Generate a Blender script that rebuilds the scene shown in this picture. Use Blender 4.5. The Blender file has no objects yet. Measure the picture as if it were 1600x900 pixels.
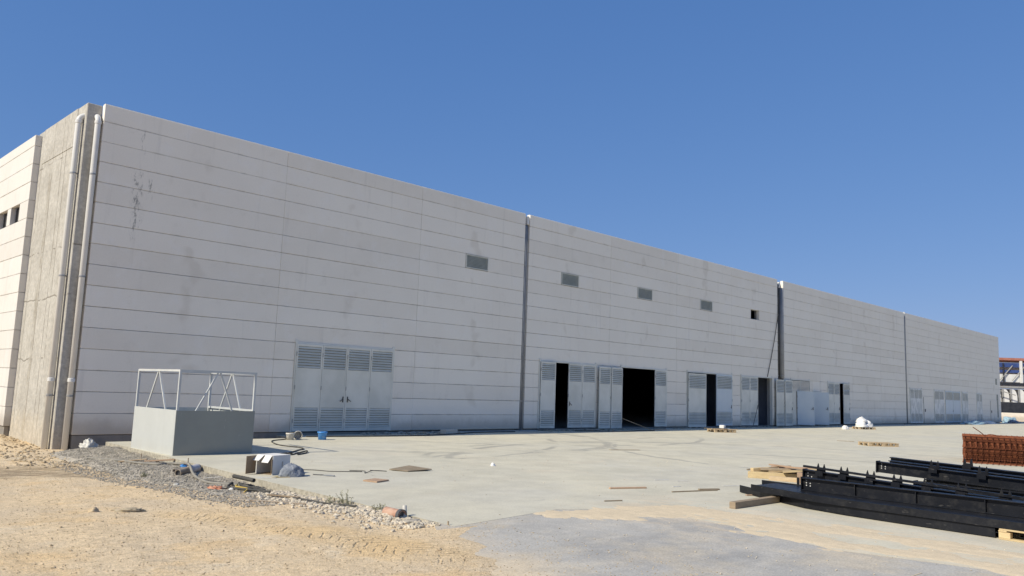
import bpy, math, random
from mathutils import Vector, Matrix, Euler, noise
R = math.radians
SC = bpy.context.scene
COL = SC.collection
rnd = random.Random(7)

# ---------------------------------------------------------------- camera
cam_d = bpy.data.cameras.new("camera")
cam = bpy.data.objects.new("camera", cam_d)
COL.objects.link(cam)
cam_d.sensor_width = 36.0
cam_d.lens = 1246.07 / 1600.0 * 36.0
cam_d.clip_start = 0.1
cam_d.clip_end = 6000.0
_f = Vector((0.70427626, 0.69848925, 0.12691615))
_r = Vector((0.7006365, -0.71268933, 0.03438633))
_u = Vector((-0.11447026, -0.06470461, 0.99131724))
cam.matrix_world = Matrix(((_r.x, _u.x, -_f.x, 0.0), (_r.y, _u.y, -_f.y, -24.3258), (_r.z, _u.z, -_f.z, 1.65383), (0, 0, 0, 1)))
SC.camera = cam

# ---------------------------------------------------------------- sky, sun, exposure
SUN = Vector((-1.18, 0.175, 1.0)).normalized()          # direction towards the sun
elev = math.asin(SUN.z)
azim = math.atan2(SUN.x, SUN.y)
world = bpy.data.worlds.new("World")
SC.world = world
world.use_nodes = True
wn = world.node_tree
wn.nodes.clear()
sky = wn.nodes.new("ShaderNodeTexSky")
sky.sky_type = 'NISHITA'
sky.sun_disc = False
sky.sun_elevation = elev
sky.sun_rotation = azim
sky.altitude = 100.0
sky.air_density = 1.0
sky.dust_density = 0.3
sky.ozone_density = 2.5
bg = wn.nodes.new("ShaderNodeBackground")
bg.inputs[1].default_value = 0.09
wo = wn.nodes.new("ShaderNodeOutputWorld")
sep = wn.nodes.new("ShaderNodeSeparateColor")             # film response of the sky, the same in every direction
com = wn.nodes.new("ShaderNodeCombineColor")
wn.links.new(sky.outputs[0], sep.inputs[0])
for ch, (pw, gain) in enumerate(((0.71, 0.82), (0.51, 1.48), (0.37, 3.08))):
    m1 = wn.nodes.new("ShaderNodeMath"); m1.operation = 'POWER'; m1.inputs[1].default_value = pw
    m2 = wn.nodes.new("ShaderNodeMath"); m2.operation = 'MULTIPLY'; m2.inputs[1].default_value = gain
    wn.links.new(sep.outputs[ch], m1.inputs[0]); wn.links.new(m1.outputs[0], m2.inputs[0]); wn.links.new(m2.outputs[0], com.inputs[ch])
wn.links.new(com.outputs[0], bg.inputs[0])
wn.links.new(bg.outputs[0], wo.inputs[0])
sun_d = bpy.data.lights.new("sun", 'SUN')
sun_d.energy = 4.5
sun_d.angle = R(0.53)
sun_d.color = (1.0, 0.92, 0.76)
sun = bpy.data.objects.new("sun", sun_d)
COL.objects.link(sun)
sun.rotation_euler = SUN.to_track_quat('Z', 'Y').to_euler()
sun.location = (-40, 10, 60)
SC.view_settings.view_transform = 'Standard'
SC.view_settings.look = 'None'
SC.view_settings.exposure = 0.17
SC.view_settings.gamma = 1.0
SC.view_settings.use_curve_mapping = False
try:
    SC.cycles.max_bounces = 8
    SC.cycles.diffuse_bounces = 5
except Exception:
    pass

# ---------------------------------------------------------------- node helpers
class NT:
    def __init__(s, m):
        s.t = m.node_tree
        s.pos = None
    def new(s, k, **kw):
        n = s.t.nodes.new(k)
        for a, v in kw.items():
            setattr(n, a, v)
        return n
    def link(s, a, b):
        s.t.links.new(a, b)
    def setin(s, sock, v):
        if isinstance(v, bpy.types.NodeSocket):
            s.link(v, sock)
        else:
            sock.default_value = v
    def P(s):
        if s.pos is None:
            s.pos = s.new('ShaderNodeNewGeometry').outputs['Position']
        return s.pos
    def xyz(s):
        n = s.new('ShaderNodeSeparateXYZ')
        s.link(s.P(), n.inputs[0])
        return n.outputs
    def math(s, op, a, b=0.0, c=0.0, clamp=False):
        n = s.new('ShaderNodeMath', operation=op, use_clamp=clamp)
        s.setin(n.inputs[0], a); s.setin(n.inputs[1], b); s.setin(n.inputs[2], c)
        return n.outputs[0]
    def noise(s, scale, detail=4.0, rough=0.55, vec=None, stretch=None, off=None):
        n = s.new('ShaderNodeTexNoise')
        n.inputs['Scale'].default_value = scale
        n.inputs['Detail'].default_value = detail
        n.inputs['Roughness'].default_value = rough
        v = vec if vec is not None else s.P()
        if stretch or off:
            mp = s.new('ShaderNodeMapping')
            s.link(v, mp.inputs[0])
            if stretch: mp.inputs['Scale'].default_value = stretch
            if off: mp.inputs['Location'].default_value = off
            v = mp.outputs[0]
        s.link(v, n.inputs['Vector'])
        return n.outputs[0]
    def voro(s, scale, feature='F1', stretch=None, out=0):
        n = s.new('ShaderNodeTexVoronoi', feature=feature)
        n.inputs['Scale'].default_value = scale
        v = s.P()
        if stretch:
            mp = s.new('ShaderNodeMapping'); s.link(v, mp.inputs[0]); mp.inputs['Scale'].default_value = stretch; v = mp.outputs[0]
        s.link(v, n.inputs['Vector'])
        return n.outputs[out]
    def step(s, v, lo, hi, a=0.0, b=1.0):
        n = s.new('ShaderNodeMapRange', interpolation_type='SMOOTHSTEP')
        s.setin(n.inputs[0], v)
        n.inputs[1].default_value = lo; n.inputs[2].default_value = hi
        n.inputs[3].default_value = a; n.inputs[4].default_value = b
        return n.outputs[0]
    def mix(s, f, a, b):
        n = s.new('ShaderNodeMix', data_type='RGBA')
        s.setin(n.inputs[0], f)
        for i, v in ((6, a), (7, b)):
            if isinstance(v, tuple) and len(v) == 3: v = v + (1.0,)
            s.setin(n.inputs[i], v)
        return n.outputs[2]
    def mul(s, col, f):
        n = s.new('ShaderNodeVectorMath', operation='SCALE')
        s.link(col, n.inputs[0]); s.setin(n.inputs[3], f)
        return n.outputs[0]
    def rand(s):
        return s.new('ShaderNodeObjectInfo').outputs['Random']

def material(name, rough=0.85, metallic=0.0, spec=0.35):
    m = bpy.data.materials.new(name)
    m.use_nodes = True
    n = NT(m)
    b = m.node_tree.nodes['Principled BSDF']
    b.inputs['Roughness'].default_value = rough
    b.inputs['Metallic'].default_value = metallic
    b.inputs['Specular IOR Level'].default_value = spec
    n.b = b
    def color(c):
        if isinstance(c, tuple): b.inputs['Base Color'].default_value = c + (1.0,)
        else: n.link(c, b.inputs['Base Color'])
    def bump(h, strength=0.3, dist=0.02):
        bn = n.new('ShaderNodeBump')
        bn.inputs['Strength'].default_value = strength
        bn.inputs['Distance'].default_value = dist
        n.link(h, bn.inputs['Height'])
        n.link(bn.outputs[0], b.inputs['Normal'])
    n.color = color; n.bump = bump; n.m = m
    return n

def simple(name, c1, c2, scale=6.0, rough=0.8, metallic=0.0, spec=0.35, bumps=0.0, bscale=40.0, rv=0.0, stretch=None, lo=0.35, hi=0.65, bdist=0.01):
    n = material(name, rough, metallic, spec)
    c = n.mix(n.step(n.noise(scale, stretch=stretch), lo, hi), c1, c2)
    if rv:
        c = n.mul(c, n.math('MULTIPLY_ADD', n.rand(), 2 * rv, 1.0 - rv))
    n.color(c)
    if bumps:
        n.bump(n.noise(bscale, 5.0), bumps, bdist)
    return n.m

# ---------------------------------------------------------------- mesh helpers
class MB:
    def __init__(s):
        s.v = []; s.f = []
    def add(s, vs, fs):
        k = len(s.v)
        s.v += [tuple(p) for p in vs]
        s.f += [tuple(i + k for i in f) for f in fs]
        return s
    def box(s, x0, x1, y0, y1, z0, z1, M=None):
        vs = [Vector((x, y, z)) for x in (x0, x1) for y in (y0, y1) for z in (z0, z1)]
        if M is not None: vs = [M @ v for v in vs]
        return s.add(vs, [(0, 1, 3, 2), (4, 6, 7, 5), (0, 4, 5, 1), (2, 3, 7, 6), (0, 2, 6, 4), (1, 5, 7, 3)])
    def bar(s, a, b, w, h, up=Vector((0, 0, 1))):
        a = Vector(a); b = Vector(b); d = (b - a).normalized()
        side = d.cross(up)
        if side.length < 1e-4: side = d.cross(Vector((0, 1, 0)))
        side.normalize(); u = side.cross(d)
        vs = []
        for p in (a, b):
            for i, j in ((-1, -1), (1, -1), (1, 1), (-1, 1)):
                vs.append(p + side * (i * w / 2) + u * (j * h / 2))
        return s.add(vs, [(0, 1, 2, 3), (7, 6, 5, 4), (0, 4, 5, 1), (1, 5, 6, 2), (2, 6, 7, 3), (3, 7, 4, 0)])
    def tube(s, pts, r, n=10, caps=True):
        pts = [Vector(p) for p in pts]
        base = len(s.v); u = None
        rr = r if isinstance(r, (list, tuple)) else [r] * len(pts)
        for i, p in enumerate(pts):
            d = (pts[min(i + 1, len(pts) - 1)] - pts[max(i - 1, 0)]).normalized()
            if u is None:
                u = d.cross(Vector((0.3, 0.2, 1.0)))
                if u.length < 0.05: u = d.cross(Vector((1, 0, 0)))
            u = (u - d * u.dot(d)).normalized(); w = d.cross(u)
            for k in range(n):
                a = 2 * math.pi * k / n
                s.v.append(tuple(p + u * (math.cos(a) * rr[i]) + w * (math.sin(a) * rr[i])))
        for i in range(len(pts) - 1):
            for k in range(n):
                a = base + i * n + k; b = base + i * n + (k + 1) % n
                s.f.append((a, b, b + n, a + n))
        if caps:
            s.f.append(tuple(base + k for k in reversed(range(n))))
            s.f.append(tuple(base + (len(pts) - 1) * n + k for k in range(n)))
        return s
    def lathe(s, prof, n=20, M=None):
        base = len(s.v)
        for r, z in prof:
            for k in range(n):
                a = 2 * math.pi * k / n
                p = Vector((r * math.cos(a), r * math.sin(a), z))
                s.v.append(tuple(M @ p if M is not None else p))
        for i in range(len(prof) - 1):
            for k in range(n):
                a = base + i * n + k; b = base + i * n + (k + 1) % n
                s.f.append((a, b, b + n, a + n))
        return s
    def prism(s, poly, z0, z1, M=None):
        n = len(poly)
        vs = [Vector((x, y, z0)) for x, y in poly] + [Vector((x, y, z1)) for x, y in poly]
        if M is not None: vs = [M @ v for v in vs]
        return s.add(vs, [tuple(reversed(range(n))), tuple(range(n, 2 * n))] + [(i, (i + 1) % n, n + (i + 1) % n, n + i) for i in range(n)])
    def mesh(s, name, mat, smooth=False, bevel=0.0):
        me = bpy.data.meshes.new(name)
        me.from_pydata(s.v, [], s.f)
        if mat: me.materials.append(mat)
        if smooth: me.polygons.foreach_set('use_smooth', [True] * len(me.polygons))
        if bevel:
            import bmesh
            bm = bmesh.new(); bm.from_mesh(me)
            bmesh.ops.bevel(bm, geom=bm.edges[:], offset=bevel, segments=1, affect='EDGES', clamp_overlap=True)
            bm.to_mesh(me); bm.free()
        me.update()
        return me

def link(name, me, parent=None, loc=(0, 0, 0), rot=(0, 0, 0), **props):
    o = bpy.data.objects.new(name, me)
    COL.objects.link(o)
    if parent is not None: o.parent = parent
    o.location = loc; o.rotation_euler = rot
    for k, v in props.items(): o[k] = v
    return o

def thing(name, label, cat, loc=(0, 0, 0), rot=(0, 0, 0), group=None, me=None):
    o = link(name, me, None, loc, rot)
    o['label'] = label; o['category'] = cat
    if group: o['group'] = group
    return o

def spline(pts, k=6):
    P = [Vector(p) for p in pts]; out = []
    for i in range(len(P) - 1):
        a = P[max(i - 1, 0)]; b = P[i]; c = P[i + 1]; d = P[min(i + 2, len(P) - 1)]
        for j in range(k):
            t = j / k
            out.append(0.5 * ((2 * b) + (c - a) * t + (2 * a - 5 * b + 4 * c - d) * t * t + (3 * b - a - 3 * c + d) * t ** 3))
    out.append(P[-1])
    return out

def fbm(x, y, z=0.0, o=4):
    return noise.fractal(Vector((x, y, z)), 0.9, 2.1, o)

def sstep(a, b, x):
    t = max(0.0, min(1.0, (x - a) / (b - a)))
    return t * t * (3 - 2 * t)

# ---------------------------------------------------------------- materials
def m_panel(name, tint=1.0, cast=None):
    n = material(name, 0.92, spec=0.2)
    x, y, z = n.xyz()
    big = n.noise(0.35, 5.0)
    c = n.mix(n.step(big, 0.35, 0.7), (0.84, 0.795, 0.705), (0.81, 0.76, 0.67))
    # per-panel tone
    rv = n.rand()
    c = n.mix(n.step(rv, 0.55, 1.0), c, n.mix(n.step(n.noise(0.8, 3.0), 0.3, 0.7), (0.77, 0.72, 0.63), (0.80, 0.75, 0.66)))
    # lifting marks: rubbed grey-brown blotches near the middle of every bay
    cx = n.math('PINGPONG', n.math('SUBTRACT', x, 10.36), 3.0)
    wob = n.noise(0.9, 2.0, off=(3.1, 0, 7.7))
    band = n.step(n.math('ADD', cx, n.math('MULTIPLY', n.math('SUBTRACT', wob, 0.5), 1.6)), 0.12, 0.42, 1.0, 0.0)
    spot = n.math('MULTIPLY', band, n.step(n.noise(1.1, 1.5, off=(0, 0, 1.3)), 0.52, 0.64))
    c = n.mix(n.math('MULTIPLY', spot, 0.24), c, (0.48, 0.42, 0.33))
    # black mould streaks high on the first bay: one long, one short
    fl = n.noise(6.0, 6.0, 0.75, stretch=(1.8, 1.0, 0.55))
    wx = n.math('MULTIPLY', n.math('SUBTRACT', n.noise(1.4, 3.0), 0.5), 0.35)
    st = None
    for x0, wd, za, zb in ((8.57, 0.13, 5.5, 8.0), (8.95, 0.09, 6.8, 7.8), (8.62, 0.05, 8.1, 9.2)):
        sx = n.math('ABSOLUTE', n.math('SUBTRACT', n.math('ADD', x, wx), x0))
        reg = n.math('MULTIPLY', n.step(sx, wd * .4, wd * 1.6, 1.0, 0.0), n.math('MULTIPLY', n.step(z, za, za + .5), n.step(z, zb - .5, zb, 1.0, 0.0)))
        st = reg if st is None else n.math('MAXIMUM', st, reg)
    st = n.math('MULTIPLY', n.step(fl, 0.50, 0.60), st)
    c = n.mix(n.math('MULTIPLY', st, 0.62), c, (0.12, 0.12, 0.115))
    # grime caught along the course joints, patchy
    dj = n.math('PINGPONG', z, 0.3)
    gr = n.math('MULTIPLY', n.step(dj, 0.0, 0.055, 1.0, 0.0), n.step(n.noise(1.6, 5.0, 0.65, off=(3, 0, 9)), 0.46, 0.66))
    c = n.mix(n.math('MULTIPLY', gr, 0.30), c, (0.40, 0.37, 0.31))
    # pale mortar smears and cloudy wash marks
    c = n.mix(n.math('MULTIPLY', n.step(n.noise(0.9, 6.0, 0.7, off=(11, 0, 2)), 0.52, 0.66), 0.35), c, (0.84, 0.81, 0.76))
    c = n.mix(n.math('MULTIPLY', n.step(n.noise(1.7, 6.0, 0.7, off=(1, 0, 12)), 0.55, 0.70), 0.16), c, (0.56, 0.51, 0.42))
    # faint vertical runs and grime
    run = n.step(n.noise(3.0, 5.0, 0.6, stretch=(1.0, 1.0, 0.09)), 0.56, 0.74)
    c = n.mix(n.math('MULTIPLY', run, 0.14), c, (0.33, 0.31, 0.28))
    # splash dirt along the foot of the wall
    foot = n.step(n.math('ADD', z, n.math('MULTIPLY', n.noise(1.6, 4.0), -0.55)), -0.2, 0.32, 1.0, 0.0)
    c = n.mix(n.math('MULTIPLY', foot, 0.55), c, (0.40, 0.34, 0.26))
    fine = n.noise(24.0, 4.0)
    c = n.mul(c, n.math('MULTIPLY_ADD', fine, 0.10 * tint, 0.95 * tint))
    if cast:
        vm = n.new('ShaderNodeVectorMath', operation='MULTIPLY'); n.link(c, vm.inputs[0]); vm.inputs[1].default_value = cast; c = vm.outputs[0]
    n.color(c)
    n.bump(n.noise(60.0, 4.0), 0.12, 0.01)
    return n.m

SEAM_Y = (3.0, 2.1, 1.75, 4.2)
def m_concrete_cast():
    n = material('cast_concrete', 0.9, spec=0.2)
    x, y, z = n.xyz()
    c = n.mix(n.step(n.noise(0.9, 6.0, 0.65), 0.35, 0.68), (0.47, 0.455, 0.415), (0.39, 0.375, 0.34))
    runs = n.step(n.noise(3.2, 6.0, 0.65, stretch=(1.0, 1.0, 0.10)), 0.50, 0.70)
    c = n.mix(n.math('MULTIPLY', runs, 0.5), c, (0.36, 0.34, 0.295))
    # formwork seams, uneven
    wb = n.math('MULTIPLY', n.math('SUBTRACT', n.noise(0.7, 3.0), 0.5), 0.12)
    seams = None
    for y0, wd in ((SEAM_Y[0], 0.03), (SEAM_Y[1], 0.02), (SEAM_Y[2], 0.022), (SEAM_Y[3], 0.02), (0.95, 0.015)):
        d = n.math('ABSOLUTE', n.math('SUBTRACT', n.math('ADD', y, wb), y0))
        l = n.math('MULTIPLY', n.step(d, wd * .4, wd * 1.6, 1.0, 0.0), n.step(n.noise(1.3, 4.0, off=(y0, 0, y0)), 0.36, 0.50))
        seams = l if seams is None else n.math('MAXIMUM', seams, l)
    for z0 in (5.35, 8.2, 3.9, 2.1):
        d = n.math('ABSOLUTE', n.math('SUBTRACT', n.math('ADD', z, n.math('MULTIPLY', n.math('SUBTRACT', n.noise(0.9, 4.0, off=(z0, 0, 0)), 0.5), 0.35)), z0))
        l = n.math('MULTIPLY', n.step(d, 0.008, 0.035, 1.0, 0.0), n.step(n.noise(1.2, 3.0, off=(0, z0, 0)), 0.42, 0.55))
        seams = n.math('MAXIMUM', seams, l)
    c = n.mix(n.math('MULTIPLY', seams, 0.75), c, (0.15, 0.135, 0.11))
    band = n.math('MULTIPLY', n.step(n.math('ABSOLUTE', n.math('SUBTRACT', n.math('ADD', y, wb), SEAM_Y[0] + .14)), 0.10, 0.17, 1.0, 0.0), n.step(z, 7.9, 8.3, 1.0, 0.0))
    c = n.mix(n.math('MULTIPLY', band, n.step(n.noise(2.5, 5.0), 0.3, 0.7)), c, (0.33, 0.31, 0.265))
    upst = n.math('MULTIPLY', n.step(n.noise(1.1, 6.0, 0.7, stretch=(1, 1.0, 1.6)), 0.48, 0.62), n.step(z, 6.8, 8.4))
    c = n.mix(n.math('MULTIPLY', upst, 0.45), c, (0.34, 0.325, 0.285))
    pores = n.step(n.voro(17.0), 0.0, 0.16, 1.0, 0.0)
    pores = n.math('MULTIPLY', pores, n.step(n.noise(2.2, 4.0), 0.55, 0.7))
    c = n.mix(n.math('MULTIPLY', pores, 0.6), c, (0.13, 0.12, 0.10))
    top = n.math('MULTIPLY', n.step(z, 8.2, 9.2), 0.35)
    c = n.mix(top, c, (0.49, 0.475, 0.44))
    c = n.mix(n.math('MULTIPLY', n.step(n.math('ADD', z, n.math('MULTIPLY', n.noise(2.0), -0.9)), -0.6, 0.35, 1.0, 0.0), 0.5), c, (0.50, 0.43, 0.32))
    c = n.mul(c, n.step(n.noise(9.0, 6.0, 0.7), 0.3, 0.7, 0.82, 1.12))
    n.color(c)
    n.bump(n.math('SUBTRACT', n.noise(22.0, 6.0), n.math('MULTIPLY', seams, 0.5)), 0.35, 0.015)
    return n.m

def m_apron():
    n = material('pale_concrete', 0.85, spec=0.25)
    x, y, z = n.xyz()
    c = n.mix(n.step(n.noise(0.22, 5.0, 0.6), 0.36, 0.66), (0.575, 0.535, 0.415), (0.53, 0.50, 0.40))
    c = n.mix(n.math('MULTIPLY', n.step(n.noise(0.16, 4.0, 0.6, off=(7, 3, 0)), 0.5, 0.68), 0.6), c, (0.51, 0.49, 0.42))
    # windblown dust
    c = n.mix(n.math('MULTIPLY', n.step(n.noise(0.35, 6.0, 0.7, off=(2, 9, 0)), 0.53, 0.75), 0.45), c, (0.62, 0.53, 0.40))
    # turning tyre scuffs
    wx = n.noise(0.7, 2.0, off=(5, 5, 0))
    tot = None
    for cx, cy, rr, w in ((18.3, -1.2, 7.2, 0.10), (18.2, -1.0, 7.65, 0.07), (20.5, -15.5, 9.6, 0.12), (20.3, -15.6, 10.2, 0.08), (24.5, 1.5, 9.4, 0.10), (13.0, 2.5, 11.6, 0.09), (16.5, -16.0, 8.2, 0.08), (28.0, -14.0, 9.0, 0.10)):
        dx = n.math('SUBTRACT', x, cx); dy = n.math('SUBTRACT', y, cy)
        d = n.math('SQRT', n.math('ADD', n.math('MULTIPLY', dx, dx), n.math('MULTIPLY', dy, dy)))
        d = n.math('ABSOLUTE', n.math('SUBTRACT', n.math('ADD', d, n.math('MULTIPLY', wx, 0.5)), rr + 0.25))
        a = n.step(d, w * 0.4, w * 1.8, 1.0, 0.0)
        tot = a if tot is None else n.math('MAXIMUM', tot, a)
    zone = n.math('MULTIPLY', n.step(n.noise(0.45, 4.0, 0.6, off=(1, 4, 0)), 0.42, 0.54), n.math('MULTIPLY', n.step(x, 12.0, 14.0), n.step(x, 27.0, 33.0, 1.0, 0.0)))
    c = n.mix(n.math('MULTIPLY', n.math('MULTIPLY', tot, zone), 0.5), c, (0.22, 0.215, 0.20))
    st = n.math('MULTIPLY', n.step(n.noise(2.2, 6.0, 0.7, stretch=(1.0, 2.5, 1.0)), 0.60, 0.72), 0.3)
    c = n.mix(st, c, (0.31, 0.30, 0.28))
    sp = n.math('MULTIPLY', n.step(n.voro(3.2), 0.0, 0.10, 1.0, 0.0), n.step(n.noise(0.9), 0.5, 0.6))
    c = n.mix(n.math('MULTIPLY', sp, 0.5), c, (0.18, 0.17, 0.16))
    mid = n.noise(1.1, 7.0, 0.72, off=(4, 8, 0))
    dustzone = n.math('MULTIPLY', n.step(n.math('ABSOLUTE', n.math('SUBTRACT', x, 10.9)), 0.5, 2.2, 1.0, 0.0), n.step(y, -16.9, -15.6, 1.0, 0.0))
    dd = n.math('MULTIPLY', dustzone, n.step(n.noise(1.5, 7.0, 0.72, stretch=(1.4, 0.6, 1.0)), 0.40, 0.62))
    c = n.mix(n.math('MULTIPLY', dd, 0.75), c, (0.63, 0.53, 0.385))
    c = n.mul(c, n.step(mid, 0.3, 0.7, 0.90, 1.08))
    c = n.mul(c, n.step(n.noise(30.0, 4.0, 0.7), 0.3, 0.7, 0.92, 1.07))
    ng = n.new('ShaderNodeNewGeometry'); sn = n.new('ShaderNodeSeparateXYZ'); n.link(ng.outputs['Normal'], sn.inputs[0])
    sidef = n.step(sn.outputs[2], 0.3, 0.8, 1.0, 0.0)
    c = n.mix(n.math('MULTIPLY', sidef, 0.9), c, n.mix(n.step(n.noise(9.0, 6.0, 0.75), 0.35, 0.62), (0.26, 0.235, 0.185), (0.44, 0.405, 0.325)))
    n.color(c)
    n.bump(n.noise(45.0, 5.0), 0.2, 0.01)
    return n.m

def m_yard():
    n = material('grey_yard_concrete', 0.8, spec=0.3)
    x, y, z = n.xyz()
    c = n.mix(n.step(n.noise(0.55, 6.0, 0.65), 0.36, 0.66), (0.44, 0.42, 0.375), (0.355, 0.343, 0.315))
    streak = n.step(n.noise(1.3, 6.0, 0.68, stretch=(0.55, 1.6, 1.0)), 0.50, 0.68)
    c = n.mix(n.math('MULTIPLY', streak, 0.5), c, (0.53, 0.495, 0.425))
    dust = n.step(n.noise(0.7, 7.0, 0.72, off=(6, 1, 0)), 0.44, 0.66)
    c = n.mix(n.math('MULTIPLY', dust, 0.55), c, (0.56, 0.48, 0.35))
    dustzone = n.math('MULTIPLY', n.step(n.math('ABSOLUTE', n.math('SUBTRACT', x, 10.4)), 0.3, 1.9, 1.0, 0.0), n.step(y, -16.9, -15.6, 1.0, 0.0))
    dd = n.math('MULTIPLY', dustzone, n.step(n.noise(1.9, 7.0, 0.72, stretch=(1.5, 0.6, 1.0)), 0.44, 0.64))
    c = n.mix(n.math('MULTIPLY', dd, 0.7), c, (0.60, 0.50, 0.36))
    # trodden-in earth towards the dirt side
    e = n.math('ADD', n.math('SUBTRACT', x, n.math('MULTIPLY', n.math('ADD', y, 24.0), 0.28)), n.math('MULTIPLY', n.noise(1.2, 5.0, 0.65), -1.9))
    earth = n.step(e, 2.6, 4.3, 1.0, 0.0)
    c = n.mix(n.math('MULTIPLY', earth, 0.95), c, (0.68, 0.55, 0.37))
    sp = n.math('MULTIPLY', n.step(n.voro(11.0), 0.0, 0.17, 1.0, 0.0), n.step(n.noise(1.7), 0.48, 0.6))
    c = n.mix(n.math('MULTIPLY', sp, 0.7), c, (0.56, 0.54, 0.48))
    c = n.mul(c, n.step(n.noise(40.0, 5.0, 0.7), 0.3, 0.7, 0.84, 1.14))
    c = n.mul(c, n.step(n.noise(5.0, 6.0, 0.7), 0.3, 0.7, 0.92, 1.08))
    n.color(c)
    n.bump(n.noise(34.0, 6.0), 0.25, 0.012)
    return n.m

def m_dirt():
    n = material('tan_dirt', 0.97, spec=0.1)
    x, y, z = n.xyz()
    c = n.mix(n.step(n.noise(0.45, 6.0, 0.65), 0.36, 0.66), (0.74, 0.575, 0.365), (0.68, 0.545, 0.37))
    c = n.mix(n.math('MULTIPLY', n.step(n.noise(0.8, 5.0, 0.65, off=(8, 0, 0)), 0.50, 0.66), 0.6), c, (0.74, 0.52, 0.27))
    c = n.mix(n.math('MULTIPLY', n.step(n.noise(2.4, 6.0, 0.7, stretch=(0.7, 1.5, 1.0)), 0.55, 0.72), 0.4), c, (0.48, 0.36, 0.22))
    c = n.mix(n.math('MULTIPLY', n.step(n.noise(0.6, 5.0, 0.7, off=(3, 3, 0)), 0.56, 0.7), 0.5), c, (0.70, 0.63, 0.50))
    # damp churned band in front of the corner
    yb = n.math('ADD', n.math('ADD', y, n.math('MULTIPLY', x, 0.15)), n.math('MULTIPLY', n.noise(0.9, 5.0, 0.65), 2.6))
    damp = n.math('MULTIPLY', n.step(n.math('ABSOLUTE', n.math('ADD', yb, 3.3)), 0.5, 2.0, 1.0, 0.0), n.step(x, 5.4, 6.8, 1.0, 0.0))
    damp = n.math('MULTIPLY', damp, n.step(n.noise(2.6, 6.0, 0.7, stretch=(0.6, 1.4, 1.0)), 0.34, 0.54))
    c = n.mix(n.math('MULTIPLY', damp, 0.85), c, (0.31, 0.235, 0.15))
    # tyre track with broken chevron lugs, ochre where the crust is pressed
    tx = n.math('SUBTRACT', n.math('SUBTRACT', x, n.math('MULTIPLY', n.math('ADD', y, 15.6), -0.16)), 5.35)
    dtr = n.math('ABSOLUTE', n.math('ADD', tx, n.math('MULTIPLY', n.math('SUBTRACT', n.noise(0.6, 2.0), 0.5), 0.5)))
    tr = n.math('MULTIPLY', n.step(dtr, 0.30, 0.62, 1.0, 0.0), n.math('MULTIPLY', n.step(y, -18.6, -17.6), n.step(y, -14.0, -12.6, 1.0, 0.0)))
    c = n.mix(n.math('MULTIPLY', tr, n.step(n.noise(1.4, 4.0), 0.3, 0.7, 0.25, 0.75)), c, (0.74, 0.53, 0.28))
    ang = n.math('ADD', y, n.math('MULTIPLY', n.math('ABSOLUTE', tx), 0.9))
    lug = n.step(n.math('PINGPONG', n.math('ADD', ang, n.math('MULTIPLY', n.noise(3.5, 4.0), 0.14)), 0.075), 0.0, 0.026, 1.0, 0.0)
    lug = n.math('MULTIPLY', n.math('MULTIPLY', lug, tr), n.step(n.noise(4.0, 4.0, 0.6), 0.45, 0.58))
    c = n.mix(n.math('MULTIPLY', lug, 0.6), c, (0.36, 0.265, 0.15))
    c = n.mix(n.math('MULTIPLY', n.step(n.noise(75.0, 3.0, 0.6), 0.56, 0.66), 0.35), c, (0.36, 0.285, 0.19))
    c = n.mix(n.math('MULTIPLY', n.step(n.noise(50.0, 3.0, 0.6, off=(5, 1, 0)), 0.60, 0.70), 0.4), c, (0.74, 0.66, 0.52))
    c = n.mul(c, n.step(n.noise(11.0, 6.0, 0.75), 0.3, 0.7, 0.80, 1.12))
    c = n.mul(c, n.step(n.noise(60.0, 4.0, 0.75), 0.32, 0.68, 0.74, 1.18))
    n.color(c)
    n.bump(n.math('SUBTRACT', n.noise(38.0, 5.0, 0.65), n.math('MULTIPLY', lug, 0.8)), 0.8, 0.02)
    return n.m

def m_stone(name, c1, c2):
    n = material(name, 0.95, spec=0.1)
    c = n.mix(n.step(n.noise(7.0, 3.0, 0.6), 0.3, 0.7), c1, c2)
    c = n.mul(c, n.math('MULTIPLY_ADD', n.noise(60.0, 3.0), 0.5, 0.75))
    n.color(c); n.bump(n.noise(90.0, 3.0), 0.4, 0.01)
    return n.m

M_PANEL = m_panel('aerated_concrete_panel')
M_PANELEND = m_panel('sun_dimmed_end_wall_panel', 0.80, (0.95, 0.985, 1.06))  # same panel, darkened and cooled in colour to tame the sunlit glare
M_CAST = m_concrete_cast()
M_APRON = m_apron()
M_YARD = m_yard()
M_DIRT = m_dirt()
M_SAND = m_stone('drift_sand', (0.66, 0.545, 0.38), (0.60, 0.50, 0.35))
M_GRAVEL = m_stone('grey_gravel', (0.45, 0.405, 0.335), (0.28, 0.258, 0.215))
M_RUBBLE = m_stone('pale_rubble', (0.64, 0.56, 0.44), (0.48, 0.42, 0.32))
M_PEBBLE = m_stone('dirt_clods', (0.56, 0.45, 0.30), (0.40, 0.32, 0.21))
M_PLINTH = simple('plinth_concrete', (0.20, 0.19, 0.175), (0.28, 0.255, 0.22), 1.6, 0.95, bumps=0.5, bscale=14.0)
M_DARKJOINT = simple('wall_core', (0.34, 0.33, 0.31), (0.40, 0.385, 0.36), 2.0, 0.95)
M_DOOR = simple('pale_grey_paint', (0.63, 0.625, 0.555), (0.72, 0.71, 0.64), 1.1, 0.55, spec=0.4, rv=0.04)
M_DOORB = simple('blue_grey_film', (0.54, 0.61, 0.65), (0.58, 0.64, 0.67), 1.0, 0.4, spec=0.45, rv=0.03)
M_DOORW = simple('blotchy_white_paint', (0.64, 0.64, 0.60), (0.80, 0.79, 0.75), 2.2, 0.6, lo=0.45, hi=0.55, stretch=(1.4, 1, 0.5))
M_LOUVRE_BACK = simple('louvre_shadow_plate', (0.24, 0.25, 0.23), (0.28, 0.29, 0.265), 3.0, 0.8)
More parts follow.
